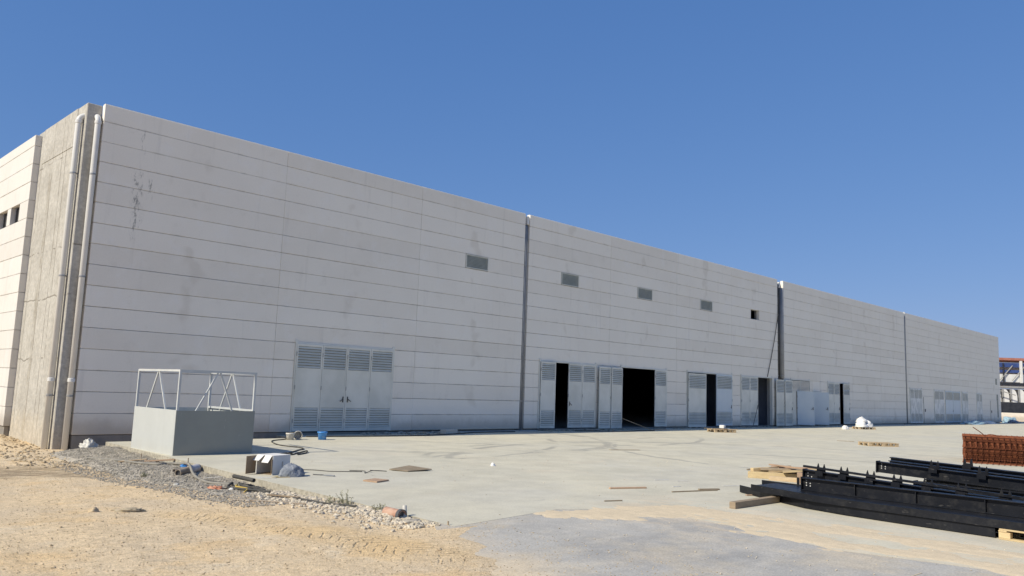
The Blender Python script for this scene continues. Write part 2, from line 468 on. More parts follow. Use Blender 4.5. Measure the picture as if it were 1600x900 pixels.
M_VENT = simple('vent_grey_green', (0.40, 0.415, 0.36), (0.46, 0.47, 0.41), 3.0, 0.6)
M_PARTITION = simple('blue_grey_plaster', (0.19, 0.205, 0.25), (0.22, 0.235, 0.275), 1.5, 0.9)
M_HANDLE = simple('dark_handle', (0.06, 0.06, 0.06), (0.10, 0.10, 0.10), 10.0, 0.4)
M_PVC = simple('grey_pvc', (0.62, 0.62, 0.60), (0.67, 0.665, 0.645), 1.2, 0.45, spec=0.4)
M_PIPEDK = simple('dark_grey_pipe', (0.25, 0.26, 0.27), (0.31, 0.315, 0.32), 2.0, 0.5)
M_STEELBAND = simple('zinc_band', (0.30, 0.30, 0.30), (0.38, 0.38, 0.37), 9.0, 0.45, metallic=0.6)
M_DARKIN = simple('bare_interior', (0.42, 0.41, 0.39), (0.48, 0.465, 0.44), 0.8, 0.95)
def m_sheet(name, c1, c2):
    n = material(name, 0.55, spec=0.35)
    x, y, z = n.xyz()
    c = n.mix(n.step(n.noise(1.3, 5.0, 0.6), 0.35, 0.65), c1, c2)
    spl = n.step(n.math('ADD', z, n.math('MULTIPLY', n.noise(3.5, 6.0, 0.7), -0.55)), -0.42, 0.02, 1.0, 0.0)
    c = n.mix(n.math('MULTIPLY', spl, 0.18), c, (0.46, 0.40, 0.30))
    runs = n.step(n.noise(7.0, 5.0, 0.65, stretch=(1, 1, 0.07)), 0.55, 0.72)
    c = n.mix(n.math('MULTIPLY', runs, 0.07), c, (0.22, 0.20, 0.16))
    scr = n.math('MULTIPLY', n.step(n.noise(26.0, 3.0, 0.6, stretch=(1, 1, 0.25)), 0.68, 0.74), 0.25)
    c = n.mix(scr, c, (0.58, 0.57, 0.53))
    n.color(c)
    n.bump(n.noise(1.6, 2.0), 0.25, 0.03)
    return n.m
M_BOX = m_sheet('light_grey_sheet', (0.485, 0.505, 0.49), (0.46, 0.48, 0.465))
M_BOXF = m_sheet('green_grey_shade_sheet', (0.275, 0.285, 0.255), (0.255, 0.265, 0.24))  # front sheet coloured darker than the side to deepen its shade
M_FRAME = simple('light_grey_tube', (0.54, 0.555, 0.54), (0.48, 0.495, 0.485), 3.0, 0.5, spec=0.4)
def m_black():
    n = material('black_primer', 0.42, spec=0.3)
    c = n.mix(n.step(n.noise(1.7, 5.0), 0.35, 0.7), (0.007, 0.008, 0.011), (0.012, 0.013, 0.017))
    dust = n.step(n.noise(4.0, 7.0, 0.75), 0.46, 0.72)
    c = n.mix(n.math('MULTIPLY', n.step(n.noise(21.0, 3.0, 0.6, stretch=(1, .25, 1)), 0.66, 0.71), 0.35), c, (0.13, 0.125, 0.115))
    c = n.mix(n.math('MULTIPLY', dust, 0.12), c, (0.12, 0.11, 0.09))
    n.color(c)
    n.setin(n.b.inputs['Roughness'], n.math('MULTIPLY_ADD', dust, 0.25, 0.36))
    n.bump(n.noise(80.0, 3.0), 0.06, 0.004)
    return n.m
M_BLACK = m_black()
M_BOLT = simple('pale_bolt_hole', (0.42, 0.42, 0.40), (0.5, 0.5, 0.48), 9.0, 0.6)
def m_rust():
    n = material('rusty_rebar', 0.95, spec=0.05)
    c = n.mix(n.step(n.noise(5.0, 5.0, 0.7), 0.3, 0.7), (0.25, 0.090, 0.048), (0.125, 0.046, 0.030))
    c = n.mix(n.math('MULTIPLY', n.step(n.noise(17.0, 3.0), 0.5, 0.7), 0.35), c, (0.42, 0.17, 0.06))
    n.color(n.mul(c, n.math('MULTIPLY_ADD', n.rand(), 0.6, 0.7)))
    return n.m
M_RUST = m_rust()
def m_wood(name, c1, c2):
    n = material(name, 0.85, spec=0.2)
    c = n.mix(n.step(n.noise(5.0, 5.0, 0.65, stretch=(1.0, 1.0, 4.0)), 0.3, 0.7), c1, c2)
    n.color(n.mul(c, n.math('MULTIPLY_ADD', n.rand(), 0.4, 0.8)))
    n.bump(n.noise(50.0, 4.0), 0.25, 0.006)
    return n.m
M_WOOD = m_wood('weathered_pallet_wood', (0.50, 0.39, 0.25), (0.40, 0.30, 0.185))
M_WOODY = m_wood('fresh_yellow_wood', (0.62, 0.49, 0.28), (0.52, 0.39, 0.22))
M_WOODD = m_wood('dark_board_wood', (0.24, 0.19, 0.13), (0.32, 0.26, 0.185))
M_WOODR = m_wood('reddish_board_wood', (0.40, 0.27, 0.18), (0.48, 0.34, 0.235))
M_TIMBER = m_wood('grey_brown_timber', (0.36, 0.28, 0.19), (0.28, 0.215, 0.15))
M_BLUE = simple('blue_plastic', (0.05, 0.22, 0.55), (0.06, 0.26, 0.62), 5.0, 0.4, spec=0.5)
M_WHITEPL = simple('dusty_white_plastic', (0.62, 0.60, 0.55), (0.48, 0.46, 0.41), 9.0, 0.5)
M_CARDW = simple('white_coated_card', (0.72, 0.70, 0.66), (0.66, 0.64, 0.60), 3.0, 0.7)
M_CARDB = simple('brown_card', (0.26, 0.19, 0.12), (0.31, 0.23, 0.15), 4.0, 0.85)
M_CLOTH = simple('blue_grey_sacking', (0.17, 0.19, 0.225), (0.27, 0.29, 0.325), 5.0, 0.8, bumps=1.0, bscale=14.0, bdist=.05)
M_YELLOW = simple('yellow_webbing', (0.52, 0.37, 0.09), (0.42, 0.30, 0.08), 8.0, 0.7)
M_HOSE = simple('black_hose_rubber', (0.045, 0.045, 0.042), (0.08, 0.075, 0.065), 5.0, 0.7)
M_HOSEG = simple('dusty_grey_hose', (0.21, 0.20, 0.175), (0.27, 0.25, 0.21), 5.0, 0.8)
M_PIPEBR = simple('rusty_brown_pipe', (0.25, 0.20, 0.15), (0.38, 0.32, 0.25), 6.0, 0.8, bumps=0.3)
M_PIPEGR = simple('pale_pipe_wrap', (0.52, 0.50, 0.50), (0.44, 0.42, 0.42), 6.0, 0.7)
M_TERRA = simple('terracotta_pipe', (0.40, 0.22, 0.15), (0.50, 0.33, 0.24), 8.0, 0.85, bumps=0.3)
M_SACK = simple('white_sack', (0.78, 0.77, 0.74), (0.66, 0.65, 0.62), 4.0, 0.6, bumps=0.4, bscale=12.0)
M_TARP = simple('faded_blue_sheet', (0.26, 0.40, 0.48), (0.36, 0.49, 0.55), 3.0, 0.6, bumps=0.5, bscale=8.0)
M_RAG = simple('dusty_rag', (0.46, 0.39, 0.28), (0.34, 0.28, 0.19), 9.0, 0.9, bumps=0.6, bscale=25.0)
M_RED = simple('red_scrap_plastic', (0.52, 0.18, 0.10), (0.5, 0.28, 0.18), 9.0, 0.6)
M_LEAF = simple('dusty_weed_green', (0.27, 0.27, 0.17), (0.38, 0.355, 0.25), 14.0, 0.9)
M_METALWHITE = simple('white_painted_steel', (0.72, 0.72, 0.70), (0.66, 0.66, 0.64), 2.0, 0.5)
M_STEELBLUE = simple('blue_painted_steel', (0.035, 0.065, 0.20), (0.05, 0.085, 0.24), 2.0, 0.5)
M_ROOFRED = simple('red_brown_sheet', (0.36, 0.14, 0.10), (0.42, 0.18, 0.13), 2.0, 0.7)
M_NAVY = simple('dark_fence_sheet', (0.018, 0.022, 0.032), (0.03, 0.034, 0.045), 2.0, 0.7)
M_GREYSTEEL = simple('grey_gutter_steel', (0.30, 0.30, 0.29), (0.36, 0.36, 0.35), 2.0, 0.6)

# ---------------------------------------------------------------- the ground
def edge_x(y):                      # left edge of the pale slab
    return 7.92 - (-y - 1.3) * 0.0600
def dirt_h(x, y):
    b = -0.40 + 0.30 * sstep(-5.0, -16.5, y)
    b += 0.030 * fbm(x * 0.35, y * 0.35, 1.0) + 0.018 * fbm(x * 1.7, y * 1.7, 5.0) + 0.008 * fbm(x * 6.0, y * 6.0, 9.0)
    # wheel ruts in the damp earth in front of the corner
    rut = math.exp(-((y + 3.2 + 0.2 * (x - 4)) / 0.9) ** 2) * sstep(7.0, 5.6, x)
    b += rut * (0.09 * noise.noise(Vector((x * 1.3, y * 2.8, 3.0))) + 0.03 * noise.noise(Vector((x * 4, y * 6, 8.0))))
    # soil heaped against the end wall
    hp = math.exp(-((x - 6.3) / 0.8) ** 2) * sstep(0.6, 2.4, y) * sstep(9.0, 6.0, y)
    b += 0.20 * hp * (0.75 + 0.5 * fbm(x * 2, y * 2, 2.0))
    ex = edge_x(max(y, -16.6))
    if y > -16.9:
        b -= 0.35 * sstep(ex - 0.02, ex + 0.25, x) * sstep(-16.9, -16.4, y)
    if y < -15.6:                   # runs under the grey yard slab
        bx = 6.9 + (y + 16.5) * 0.62
        t = (x - bx) + 0.55 * fbm(x * 0.9, y * 0.9, 4.0) + 0.25 * fbm(x * 3.0, y * 3.0, 6.0)
        b = b * (1 - sstep(-1.2, 0.0, t)) + (-0.098 - 0.03 * t) * sstep(-1.2, 0.0, t) if y < -16.5 else b
        b -= 0.4 * sstep(0.8, 2.5, t)
    return b

def axis(lo, hi, st, far):
    a = [lo + st * i for i in range(int(round((hi - lo) / st)) + 1)]
    e = st; v = a[-1]; up = []
    while v < far:
        e *= 1.55; v += e; up.append(v)
    e = st; v = a[0]; dn = []
    while v > -far:
        e *= 1.55; v -= e; dn.append(v)
    return list(reversed(dn)) + a + up
gx = axis(-9.0, 8.6, 0.09, 2500.0); gy = axis(-24.6, 6.0, 0.09, 2500.0)
gv = []
for yv in gy:
    for xv in gx:
        inside = -12 < xv < 12 and -30 < yv < 12
        gv.append((xv, yv, dirt_h(xv, yv) if inside else (-0.55 if xv > 8.6 else -0.42)))
W_ = len(gx)
gf = [(j * W_ + i, j * W_ + i + 1, (j + 1) * W_ + i + 1, (j + 1) * W_ + i) for j in range(len(gy) - 1) for i in range(W_ - 1)]
g = MB(); g.v = gv; g.f = gf
link('dirt_ground', g.mesh('dirt_ground', M_DIRT, smooth=True), kind='structure')

yard = MB().prism([(2.0, -30.0), (4.0, -20.5), (6.9, -16.2), (12.0, -15.0), (165, -15.0), (165, -60), (2.0, -60)], -0.30, -0.1025)
link('concrete_yard', yard.mesh('concrete_yard', M_YARD), kind='structure')
ap = [(edge_x(-1.3), -1.3), (edge_x(-6.0) + 0.015, -6.0), (edge_x(-11.0) - 0.02, -11.0), (edge_x(-14.0) + 0.01, -14.0), (7.02, -16.48), (9.3, -16.22), (10.5, -17.0), (10.25, -18.6), (9.75, -20.2), (10.3, -23.0), (11.0, -60.0), (165, -60), (165, 0.02), (13.7, 0.02), (13.7, -1.3)]
apron = MB().prism(ap, -0.42, -0.1)
link('concrete_apron', apron.mesh('concrete_apron', M_APRON), kind='structure')

# saw-cut joints in the grey slab
for a, b in (((10.62, -22.3), (9.6, -22.28)), ((9.25, -21.35), (8.1, -21.3))):
    j = MB().bar((a[0], a[1], -0.1), (b[0], b[1], -0.1), 0.012, 0.004)
    link('slab_joint', j.mesh('slab_joint', M_SAND), kind='structure')

# sand blown over the slab edge
def pl_dist(x, y, pl):
    best = 1e9; bt = 0
    for i in range(len(pl) - 1):
        ax, ay = pl[i][0], pl[i][1]; bx, by = pl[i + 1][0], pl[i + 1][1]
        dx, dy = bx - ax, by - ay
        t = max(0, min(1, ((x - ax) * dx + (y - ay) * dy) / (dx * dx + dy * dy)))
        d = math.hypot(x - ax - t * dx, y - ay - t * dy)
        w = pl[i][2] + t * (pl[i + 1][2] - pl[i][2])
        if d / w < best: best = d / w
    return best
SP = [(8.9, -16.55, .25), (9.6, -16.95, .42), (10.9, -17.4, .60), (11.0, -18.4, .66), (10.5, -19.3, .55), (10.1, -20.2, .42), (10.3, -21.2, .40), (10.5, -22.6, .45)]
SP2 = [(11.0, -18.6, .30), (11.2, -20.0, .50), (11.35, -21.2, .42), (11.3, -22.6, .40)]
s = MB(); n0 = 0; nx = int(5.0 / .05); ny = int(7.2 / .05)
for j in range(ny + 1):
    for i in range(nx + 1):
        x = 8.2 + i * .05; y = -23.2 + j * .05
        d = min(pl_dist(x, y, SP), pl_dist(x, y, SP2) + 0.1)
        k = 1.0 - d + 0.7 * fbm(x * .8 + .4 * y, y * .8, 3.3) + 0.75 * fbm(x * 3.2, y * 1.5, 1.2) + 0.5 * fbm(x * 11, y * 5, 6.2)
        s.v.append((x, y, -0.1035 + max(-0.02, min(0.014, 0.016 * k)) + 0.003 * fbm(x * 8, y * 8, 7.0)))
s.f = [(j * (nx + 1) + i, j * (nx + 1) + i + 1, (j + 1) * (nx + 1) + i + 1, (j + 1) * (nx + 1) + i) for j in range(ny) for i in range(nx)]
link('sand_drift', s.mesh('sand_drift', M_SAND, smooth=True), kind='stuff', label='yellow sand blown in a streaky band across the grey slab')

# loose stones as joined low-poly lumps
OCT = [Vector(v) for v in ((1, 0, 0), (-1, 0, 0), (0, 1, 0), (0, -1, 0), (0, 0, 1), (0, 0, -1))]
OCF = [(0, 2, 4), (2, 1, 4), (1, 3, 4), (3, 0, 4), (2, 0, 5), (1, 2, 5), (3, 1, 5), (0, 3, 5)]
CUBO = [Vector(v).normalized() for v in ((1, 1, 0), (1, -1, 0), (-1, 1, 0), (-1, -1, 0), (1, 0, 1), (1, 0, -1), (-1, 0, 1), (-1, 0, -1), (0, 1, 1), (0, 1, -1), (0, -1, 1), (0, -1, -1))]
CUF = [(0, 4, 8), (0, 9, 5), (1, 10, 4), (1, 5, 11), (2, 8, 6), (2, 7, 9), (3, 6, 10), (3, 11, 7), (0, 5, 1, 4), (2, 6, 3, 7), (0, 8, 2, 9), (1, 11, 3, 10), (4, 10, 6, 8), (5, 9, 7, 11)]
def stone(mb, p, r, rg, big=False):
    V, F = (CUBO, CUF) if big else (OCT, OCF)
    q = Euler((rg.uniform(0, 6), rg.uniform(0, 6), rg.uniform(0, 6))).to_matrix()
    sx, sy, sz = r * rg.uniform(.7, 1.3), r * rg.uniform(.6, 1.1), r * rg.uniform(.45, .8)
    mb.add([Vector(p) + Vector((0, 0, 0)) + Matrix.Diagonal((sx, sy, sz)) @ (q @ (v * rg.uniform(.8, 1.2))) for v in V], F)

def gravel_h(x, y):
    ex = edge_x(y)
    top = -0.112 - 0.010 * (-y)
    base = dirt_h(x, y) if x < ex else -0.4
    wdt = 1.55 - 0.06 * max(0, -y - 6) + 0.25 * fbm(0, y * .6, 2.0)
    t = sstep(ex - wdt, ex - 0.15, x)
    along = sstep(-0.4, -1.8, y) * sstep(-13.4, -10.5, y)
    lump = 0.05 * fbm(x * 1.5, y * 1.5, 8.0)
    return base + (max(top - base, 0.0) * (t ** 0.8) * 0.85 + lump * 0.8) * along * (1.0 if t > 0 else 0.0) - 0.03 * (1 - sstep(0, .15, t * along))
gm = MB(); nx, ny = 44, 240
for j in range(ny + 1):
    y = -13.6 + j * (13.4 / ny)
    for i in range(nx + 1):
        x = edge_x(y) - 2.0 + i * (2.03 / nx)
        gm.v.append((x, y, gravel_h(x, y) + 0.012 * fbm(x * 9, y * 9, 1.0)))
gm.f = [(j * (nx + 1) + i, j * (nx + 1) + i + 1, (j + 1) * (nx + 1) + i + 1, (j + 1) * (nx + 1) + i) for j in range(ny) for i in range(nx)]
for k in range(17000):
    y = rnd.uniform(-13.4, -0.8); x = edge_x(y) - 0.03 - (abs(rnd.gauss(0, .62)) if rnd.random() < .6 else rnd.uniform(0, min(1.9, .9 + .35 * max(0, -y - 1)) - .05 * max(0, -y - 5)))
    if x < edge_x(y) - 1.95 or (y > -3.5 and x < 6.6): continue
    stone(gm, (x, y, max(gravel_h(x, y), dirt_h(x, y)) + 0.006), rnd.uniform(.008, .024) * (1.6 if rnd.random() < .05 else 1), rnd)
link('gravel_bank', gm.mesh('gravel_bank', M_GRAVEL), kind='stuff', label='bank of grey gravel heaped along the left edge of the pale slab')

rb = MB()
for k in range(3200):
    t = rnd.random()
    y = -11.6 - t * 4.7; ex = edge_x(y)
    x = ex - 0.06 - abs(rnd.gauss(0.10 + .12 * (1 - t), .30)) * (1.0 if t > .2 else .7)
    r = rnd.choice((.008, .010, .012, .015, .018, .022, .03, .042)) * rnd.uniform(.8, 1.2)
    stone(rb, (x, y, dirt_h(x, y) + r * .25), r, rnd, big=True)
link('rubble_strip', rb.mesh('rubble_strip', M_RUBBLE), kind='stuff', label='strip of pale broken stones between the dirt and the slab edge')

pb = MB()
for k in range(42000):
    a = rnd.random()
    y = -23.4 + 22.0 * rnd.random() ** 1.4; x = rnd.uniform(-2.5, 7.2)
    if x > edge_x(max(y, -16.6)) - .1: continue
    r = rnd.choice((.004, .005, .005, .006, .007, .008, .011)) * rnd.uniform(.7, 1.2) * (2.2 if rnd.random() < .012 else 1)
    if abs(x - 6.2) < 1.0 and y > -1.0: r *= 1.8
    stone(pb, (x, y, dirt_h(x, y) + r * .3), r, rnd)
for k in range(1600):                                     # grit carried on to the grey slab and the rutted corner
    x = rnd.uniform(4.6, 7.6); y = rnd.uniform(-23.0, -16.4)
    stone(pb, (x, y, max(-0.102, dirt_h(x, y)) + .002), rnd.uniform(.004, .012), rnd)
for k in range(900):
    x = rnd.uniform(4.6, 7.0); y = rnd.uniform(-4.5, 6.0)
    r = rnd.choice((.02, .03, .045, .06)) * rnd.uniform(.7, 1.2)
    if rnd.random() < .75 or x > 5.5: stone(pb, (x, y, dirt_h(x, y) + r * .2), r, rnd)
link('dirt_clods', pb.mesh('dirt_clods', M_PEBBLE), kind='stuff', label='loose clods and pebbles strewn over the tan dirt')

# ---------------------------------------------------------------- the warehouse
B = thing('warehouse', 'long white panel-clad warehouse with louvred steel doors and vents', 'building')
TH = 0.20; H = 9.52; GAP = 0.010
# rows of wall panels: vertical joints every 6 m, openings cut at the courses
bays = [7.455 + 5.94 * i for i in range(3)] + [25.25]
segs = [(bays[0], bays[1]), (bays[1], bays[2]), (bays[2], bays[3])]
segs += [(25.54 + 5.97 * i, 25.54 + 5.97 * (i + 1)) for i in range(4)]            # to 49.42
segs += [(50.25 + 5.70 * i, 50.25 + 5.70 * (i + 1)) for i in range(4)]            # to 73.05
segs += [(73.40 + 5.98 * i, 73.40 + 5.98 * (i + 1)) for i in range(5)]            # to 103.30
DOORH = 3.03
DOORS = [(14.16, 18.34), (26.42, 30.50), (32.46, 36.56), (38.52, 43.50), (44.50, 48.62), (51.18, 54.10), (54.66, 55.8), (57.02, 60.92), (73.9, 77.05), (80.35, 83.1), (83.5, 88.2), (88.75, 90.8), (93.8, 95.8)]
VENTS = [(21.76, 23.04), (27.77, 29.03), (33.80, 35.12), (39.90, 41.22), (45.84, 46.98)]
def cut(iv, holes):
    out = [iv]
    for a, b in holes:
        nxt = []
        for p, q in out:
            if b <= p or a >= q: nxt.append((p, q)); continue
            if a > p: nxt.append((p, a))
            if b < q: nxt.append((b, q))
        out = nxt
    return [(p, q) for p, q in out if q - p > 0.12]
panels = []
for si, (p, q) in enumerate(segs):
    for k in range(16):
        z0 = 0.6 * k; z1 = 0.6 * k + 0.6 if k < 15 else H
        holes = []
        if k < 5: holes = DOORS
        if k == 11: holes = VENTS
        if k == 5: holes = []
        for a, b in cut((p, q), holes):
            panels.append((a, b, z0, z1))
cache = {}
def panel_mesh(w, h, mt=None):
    key = (round(w, 3), round(h, 3), mt)
    if key not in cache:
        cache[key] = MB().box(GAP * .25, w - GAP * .25, 0.0, TH, GAP / 2, h - GAP / 2).mesh('wall_panel', mt or M_PANEL, bevel=0.007)
    return cache[key]
panels.sort(key=lambda t: t[0])
n_near = 300 - 32
for i, (a, b, z0, z1) in enumerate(panels[:n_near]):
    link('wall_panel', panel_mesh(b - a, z1 - z0), B, (a, rnd.uniform(-.006, .006), z0 + rnd.uniform(-.0015, .0015)))
rest = MB()
for a, b, z0, z1 in panels[n_near:]:
    rest.box(a + GAP * .25, b - GAP * .25, 0, TH, z0 + GAP / 2, z1 - GAP / 2)
if rest.v: link('wall_panel', rest.mesh('wall_panel_far', M_PANEL), B, kind='stuff')
# end wall panels, proud of the corner column
WIN = [(5.47, 6.55), (6.97, 8.15)]
nleft = 0
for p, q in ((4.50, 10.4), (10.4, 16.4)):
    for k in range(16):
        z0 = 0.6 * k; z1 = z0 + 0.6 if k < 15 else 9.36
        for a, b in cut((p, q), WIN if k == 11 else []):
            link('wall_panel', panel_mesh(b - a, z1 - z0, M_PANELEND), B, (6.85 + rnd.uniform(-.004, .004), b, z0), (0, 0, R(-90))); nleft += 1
far_end = MB()
for k in range(16):
    far_end.box(103.0, 103.2, .22, 60, .6 * k + .01, .6 * k + .59 if k < 15 else H)
    far_end.box(6.85, 7.05, 16.42, 60, .6 * k + .01, .6 * k + .59 if k < 15 else 9.36)
link('end_wall', far_end.mesh('end_wall', M_PANEL), B)
# core wall behind the panels, with the same openings, so that joints read dark and the hall stays closed
core = MB()
xs = [(7.47, 103.3)]
for a, b in cut(xs[0], DOORS): core.box(a, b, TH + .02, TH + .16, -.5, DOORH - .03)
core.box(7.47, 103.3, TH + .02, TH + .16, DOORH - .03, 6.6)
for a, b in cut(xs[0], VENTS): core.box(a, b, TH + .02, TH + .16, 6.6, 7.2)
core.box(7.47, 103.3, TH + .02, TH + .16, 7.2, 9.2)
link('core_wall', core.mesh('core_wall', M_DARKJOINT), B)
hall = MB()
hall.box(7.3, 103.0, 0.36, 60, 9.0, 9.2)
hall.box(7.3, 103.0, 59.8, 60, -.5, 9.0)
hall.box(102.8, 103.0, .37, 59.8, -.5, 9.0)
hall.box(7.10, 7.30, 4.9, 59.8, -.5, 9.2)
link('hall_shell', hall.mesh('hall_shell', M_DARKIN), B)
link('hall_floor', MB().box(7.48, 102.8, .02, 59.8, -.3, -.06).mesh('hall_floor', M_DARKIN), B)
part = MB(); part.box(44.2, 44.35, .37, 3.4, -.05, 3.4); part.box(44.35, 49.2, 3.3, 3.45, -.05, 3.4); part.box(49.2, 49.35, .37, 3.45, -.05, 3.4)
link('partition_wall', part.mesh('partition_wall', M_PARTITION), B)
# concrete corner column and plinth
colm = MB().box(7.045, 7.46, 0.215, 4.88, -1.0, 9.50)
link('concrete_column', colm.mesh('concrete_column', M_CAST, bevel=0.02), B)
colr = MB().box(7.030, 7.045, 1.0, 4.2, 8.35, 9.49)
link('column_head', colr.mesh('column_head', M_CAST, bevel=0.006), B)
for x0, x1, mt in ((25.2, 25.6, M_PLINTH), (49.0, 50.3, M_PLINTH), (73.0, 73.45, M_PLINTH)):  # dark concrete stands in for the deep shade inside the joints
    link('joint_column', MB().box(x0, x1, TH - .02, TH + .02, -.3, 9.3).mesh('joint_column', mt), B)
pl = MB(); pl.box(7.47, 14.1, .012, .5, -1.0, -.012); pl.box(6.90, 7.03, 4.55, 60, -1.0, -.012)
link('plinth', pl.mesh('plinth', M_PLINTH), B)
# parapet capping
cp = MB()
for a, b in ((7.455, 25.25), (25.54, 49.42), (50.25, 73.05), (73.4, 103.3)):
    cp.box(a + .01, b - .01, .03, TH - .02, H, H + .012)
link('parapet_cap', cp.mesh('parapet_cap', M_PANEL), B)

# louvred doors
SLN = 8
slat_cache = {}
def slat_mesh(w):
    key = round(w, 3)
    if key not in slat_cache:
        m = MB(); m.box(-w / 2, w / 2, -.004, .004, -.036, .036, Matrix.Rotation(R(-38), 4, 'X'))
        slat_cache[key] = m.mesh('slat', M_DOOR)
    return slat_cache[key]
slat_n = 0
_hinge = []
def hinge_mesh():
    if not _hinge: _hinge.append(MB().tube([(0, 0, -.07), (0, 0, .07)], .014, 8).mesh('hinge', M_STEELBAND))
    return _hinge[0]
def leaf(w, hinge, ang=0.0, y=-.012, single=True, mat=None, hgt=2.96, louvres=True, handle=0, flip=1, label=None, z=.02, bars=False):
    """door leaf hinged at hinge (x), extending flip*w along the wall, swung outwards by ang"""
    global slat_n
    mat = mat or M_DOOR
    t = .045; st = .055
    m = MB()
    lo0, lo1 = .12, .80; hi0, hi1 = hgt - .82, hgt - .08
    m.box(0, st, -t, 0, 0, hgt); m.box(w - st, w, -t, 0, 0, hgt)
    m.box(st, w - st, -t, 0, 0, lo0 if louvres else .05); m.box(st, w - st, -t, 0, hi1 if louvres else hgt - .05, hgt)
    if louvres:
        m.box(st, w - st, -t + .006, -.004, lo1, hi0)
    else:
        m.box(st, w - st, -t + .004, -.004, .05, hgt - .05)
    rot = -ang if flip > 0 else ang
    me = m.mesh('door_leaf', mat)
    if flip < 0:
        for v in me.vertices: v.co.x = v.co.x - w
    lf = link('door_leaf', me, B, (hinge, y, z), (0, 0, R(rot)))
    if label: lf['label'] = label
    ox = 0 if flip > 0 else -w
    if louvres:
        for (a, b) in ((lo0, lo1), (hi0, hi1)):
            link('louvre_back', MB().box(ox + st, ox + w - st, -.010, -.004, a, b).mesh('louvre_back', M_LOUVRE_BACK), lf)
        cx = ox + w / 2; joined = MB()
        sw = w - 2 * st - .004
        for (a, b) in ((lo0, lo1), (hi0, hi1)):
            for k in range(SLN):
                zc = a + (k + .5) * (b - a) / SLN
                if single and slat_n < 300:
                    link('slat', slat_mesh(sw), lf, (cx, -.030, zc)); slat_n += 1
                else:
                    joined.box(cx - sw / 2, cx + sw / 2, -.034, -.026, zc - .023, zc + .023)
        if joined.v: link('louvre', joined.mesh('louvre', M_DOOR), lf)
    if single:
        for zc in (.35, hgt / 2, hgt - .35):
            link('hinge', hinge_mesh(), lf, (0, -t - .004, zc))
    if handle:
        hx = ox + (w - .09 if (handle > 0) else .09)
        h = MB(); h.bar((hx, -t - .02, 1.12), (hx - handle * .13, -t - .035, 1.03), .02, .02); h.box(hx - .02, hx + .02, -t - .012, -t, 1.0, 1.2)
        link('handle', h.mesh('handle', M_HANDLE), lf)
    if bars:
        bm_ = MB()
        for q in (.22, .5, .78): bm_.box(ox + w * q - .02, ox + w * q + .02, -t - .006, -t + .006, lo0 + .02, hi1)
        link('louvre_bar', bm_.mesh('louvre_bar', mat), lf)
    return lf
def frame(a, b, h=DOORH, mat=None):
    m = MB(); p = .055
    m.box(a, a + p, -.035, .16, 0, h); m.box(b - p, b, -.035, .16, 0, h); m.box(a + p, b - p, -.035, .16, h - p, h)
    m.box(a - .02, a + .10, -.03, .02, h, h + .07); m.box(b - .10, b + .02, -.03, .02, h, h + .07)
    link('door_frame', m.mesh('door_frame', mat or M_DOOR), B)
    link('door_sill', MB().box(a + p, b - p, -.02, .16, -.10, -.02).mesh('door_sill', M_PLINTH), B)

def closed_row(a, b, n, **k):
    w = (b - a - .11 - .012 * (n - 1)) / n
    for i in range(n):
        hd = {1: 1, 2: -1}.get(i, 0) if n == 4 else 0
        leaf(w, a + .055 + i * (w + .012), handle=hd, **k)
frame(14.16, 18.34); closed_row(14.16, 18.34, 4)
frame(26.42, 30.50)
leaf(.88, 26.50, ang=7, y=-.03, label='left door leaf standing slightly ajar')
leaf(.98, 28.43, handle=-1); leaf(.98, 29.43)
frame(32.46, 36.56)
lfa = leaf(.93, 31.50, ang=2, y=-.10, flip=-1, label='outer leaf folded back against the wall', z=-.03)
leaf(.93, 32.46, ang=3, y=-.09, flip=-1, label='inner leaf folded back against the wall', z=-.03)
leaf(1.05, 35.42)
frame(38.52, 43.50)
leaf(1.74, 38.60, ang=2, y=-.05, label='wide left leaf standing slightly open', z=-.03)
leaf(1.84, 43.44, ang=1, flip=-1, mat=M_DOORB, handle=1, y=-.0, label='blue-tinted right leaf swung inward')
B.children[-1]
frame(44.50, 48.62)
leaf(1.02, 44.56); leaf(1.02, 45.60, handle=1)
leaf(1.18, 50.02, ang=2, y=-.10, flip=-1, z=-.03, label='folded-back leaf nearest the opening'); leaf(1.15, 51.20, ang=3, y=-.10, flip=-1, z=-.03, label='folded-back leaf overlapping the next door', handle=1)
frame(51.18, 54.10)
tl = MB(); tl.box(52.6, 52.66, -.032, .02, 2.30, 2.95); tl.box(51.24, 54.04, -.032, .06, 2.24, 2.30)
tlo = link('transom_louvre', tl.mesh('transom_louvre', M_DOOR), B)
link('louvre_back', MB().box(51.24, 54.04, .02, .03, 2.30, 2.95).mesh('louvre_back', M_LOUVRE_BACK), tlo)
tsl = MB().box(0, 2.74, -.012, -.004, -.024, .024).mesh('slat', M_PANEL)
for k in range(8): link('slat', tsl, tlo, (51.27, 0, 2.345 + k * .08))
link('door_side_panel', MB().box(51.24, 52.02, -.02, .03, 0, 2.24).mesh('door_side_panel', M_DOOR), B)
leaf(1.12, 52.05, ang=50, hgt=2.22, louvres=False, mat=M_DOORB, handle=1, y=-.05, label='plain blue-grey leaf swung wide open')
leaf(1.02, 54.62, ang=50, hgt=2.22, louvres=False, mat=M_DOORB, handle=1, y=-.05, label='second plain leaf swung wide open')
frame(54.50, 55.95, 2.3)
tp = MB().box(54.67, 55.79, .01, .19, 2.3, 3.0)
link('wall_panel', tp.mesh('wall_panel_over_door', M_PANEL), B)
frame(57.02, 60.92)
leaf(.98, 57.08); leaf(.98, 58.07, handle=1); leaf(1.35, 60.86, ang=4, flip=-1, handle=1, label='right leaf slightly ajar')
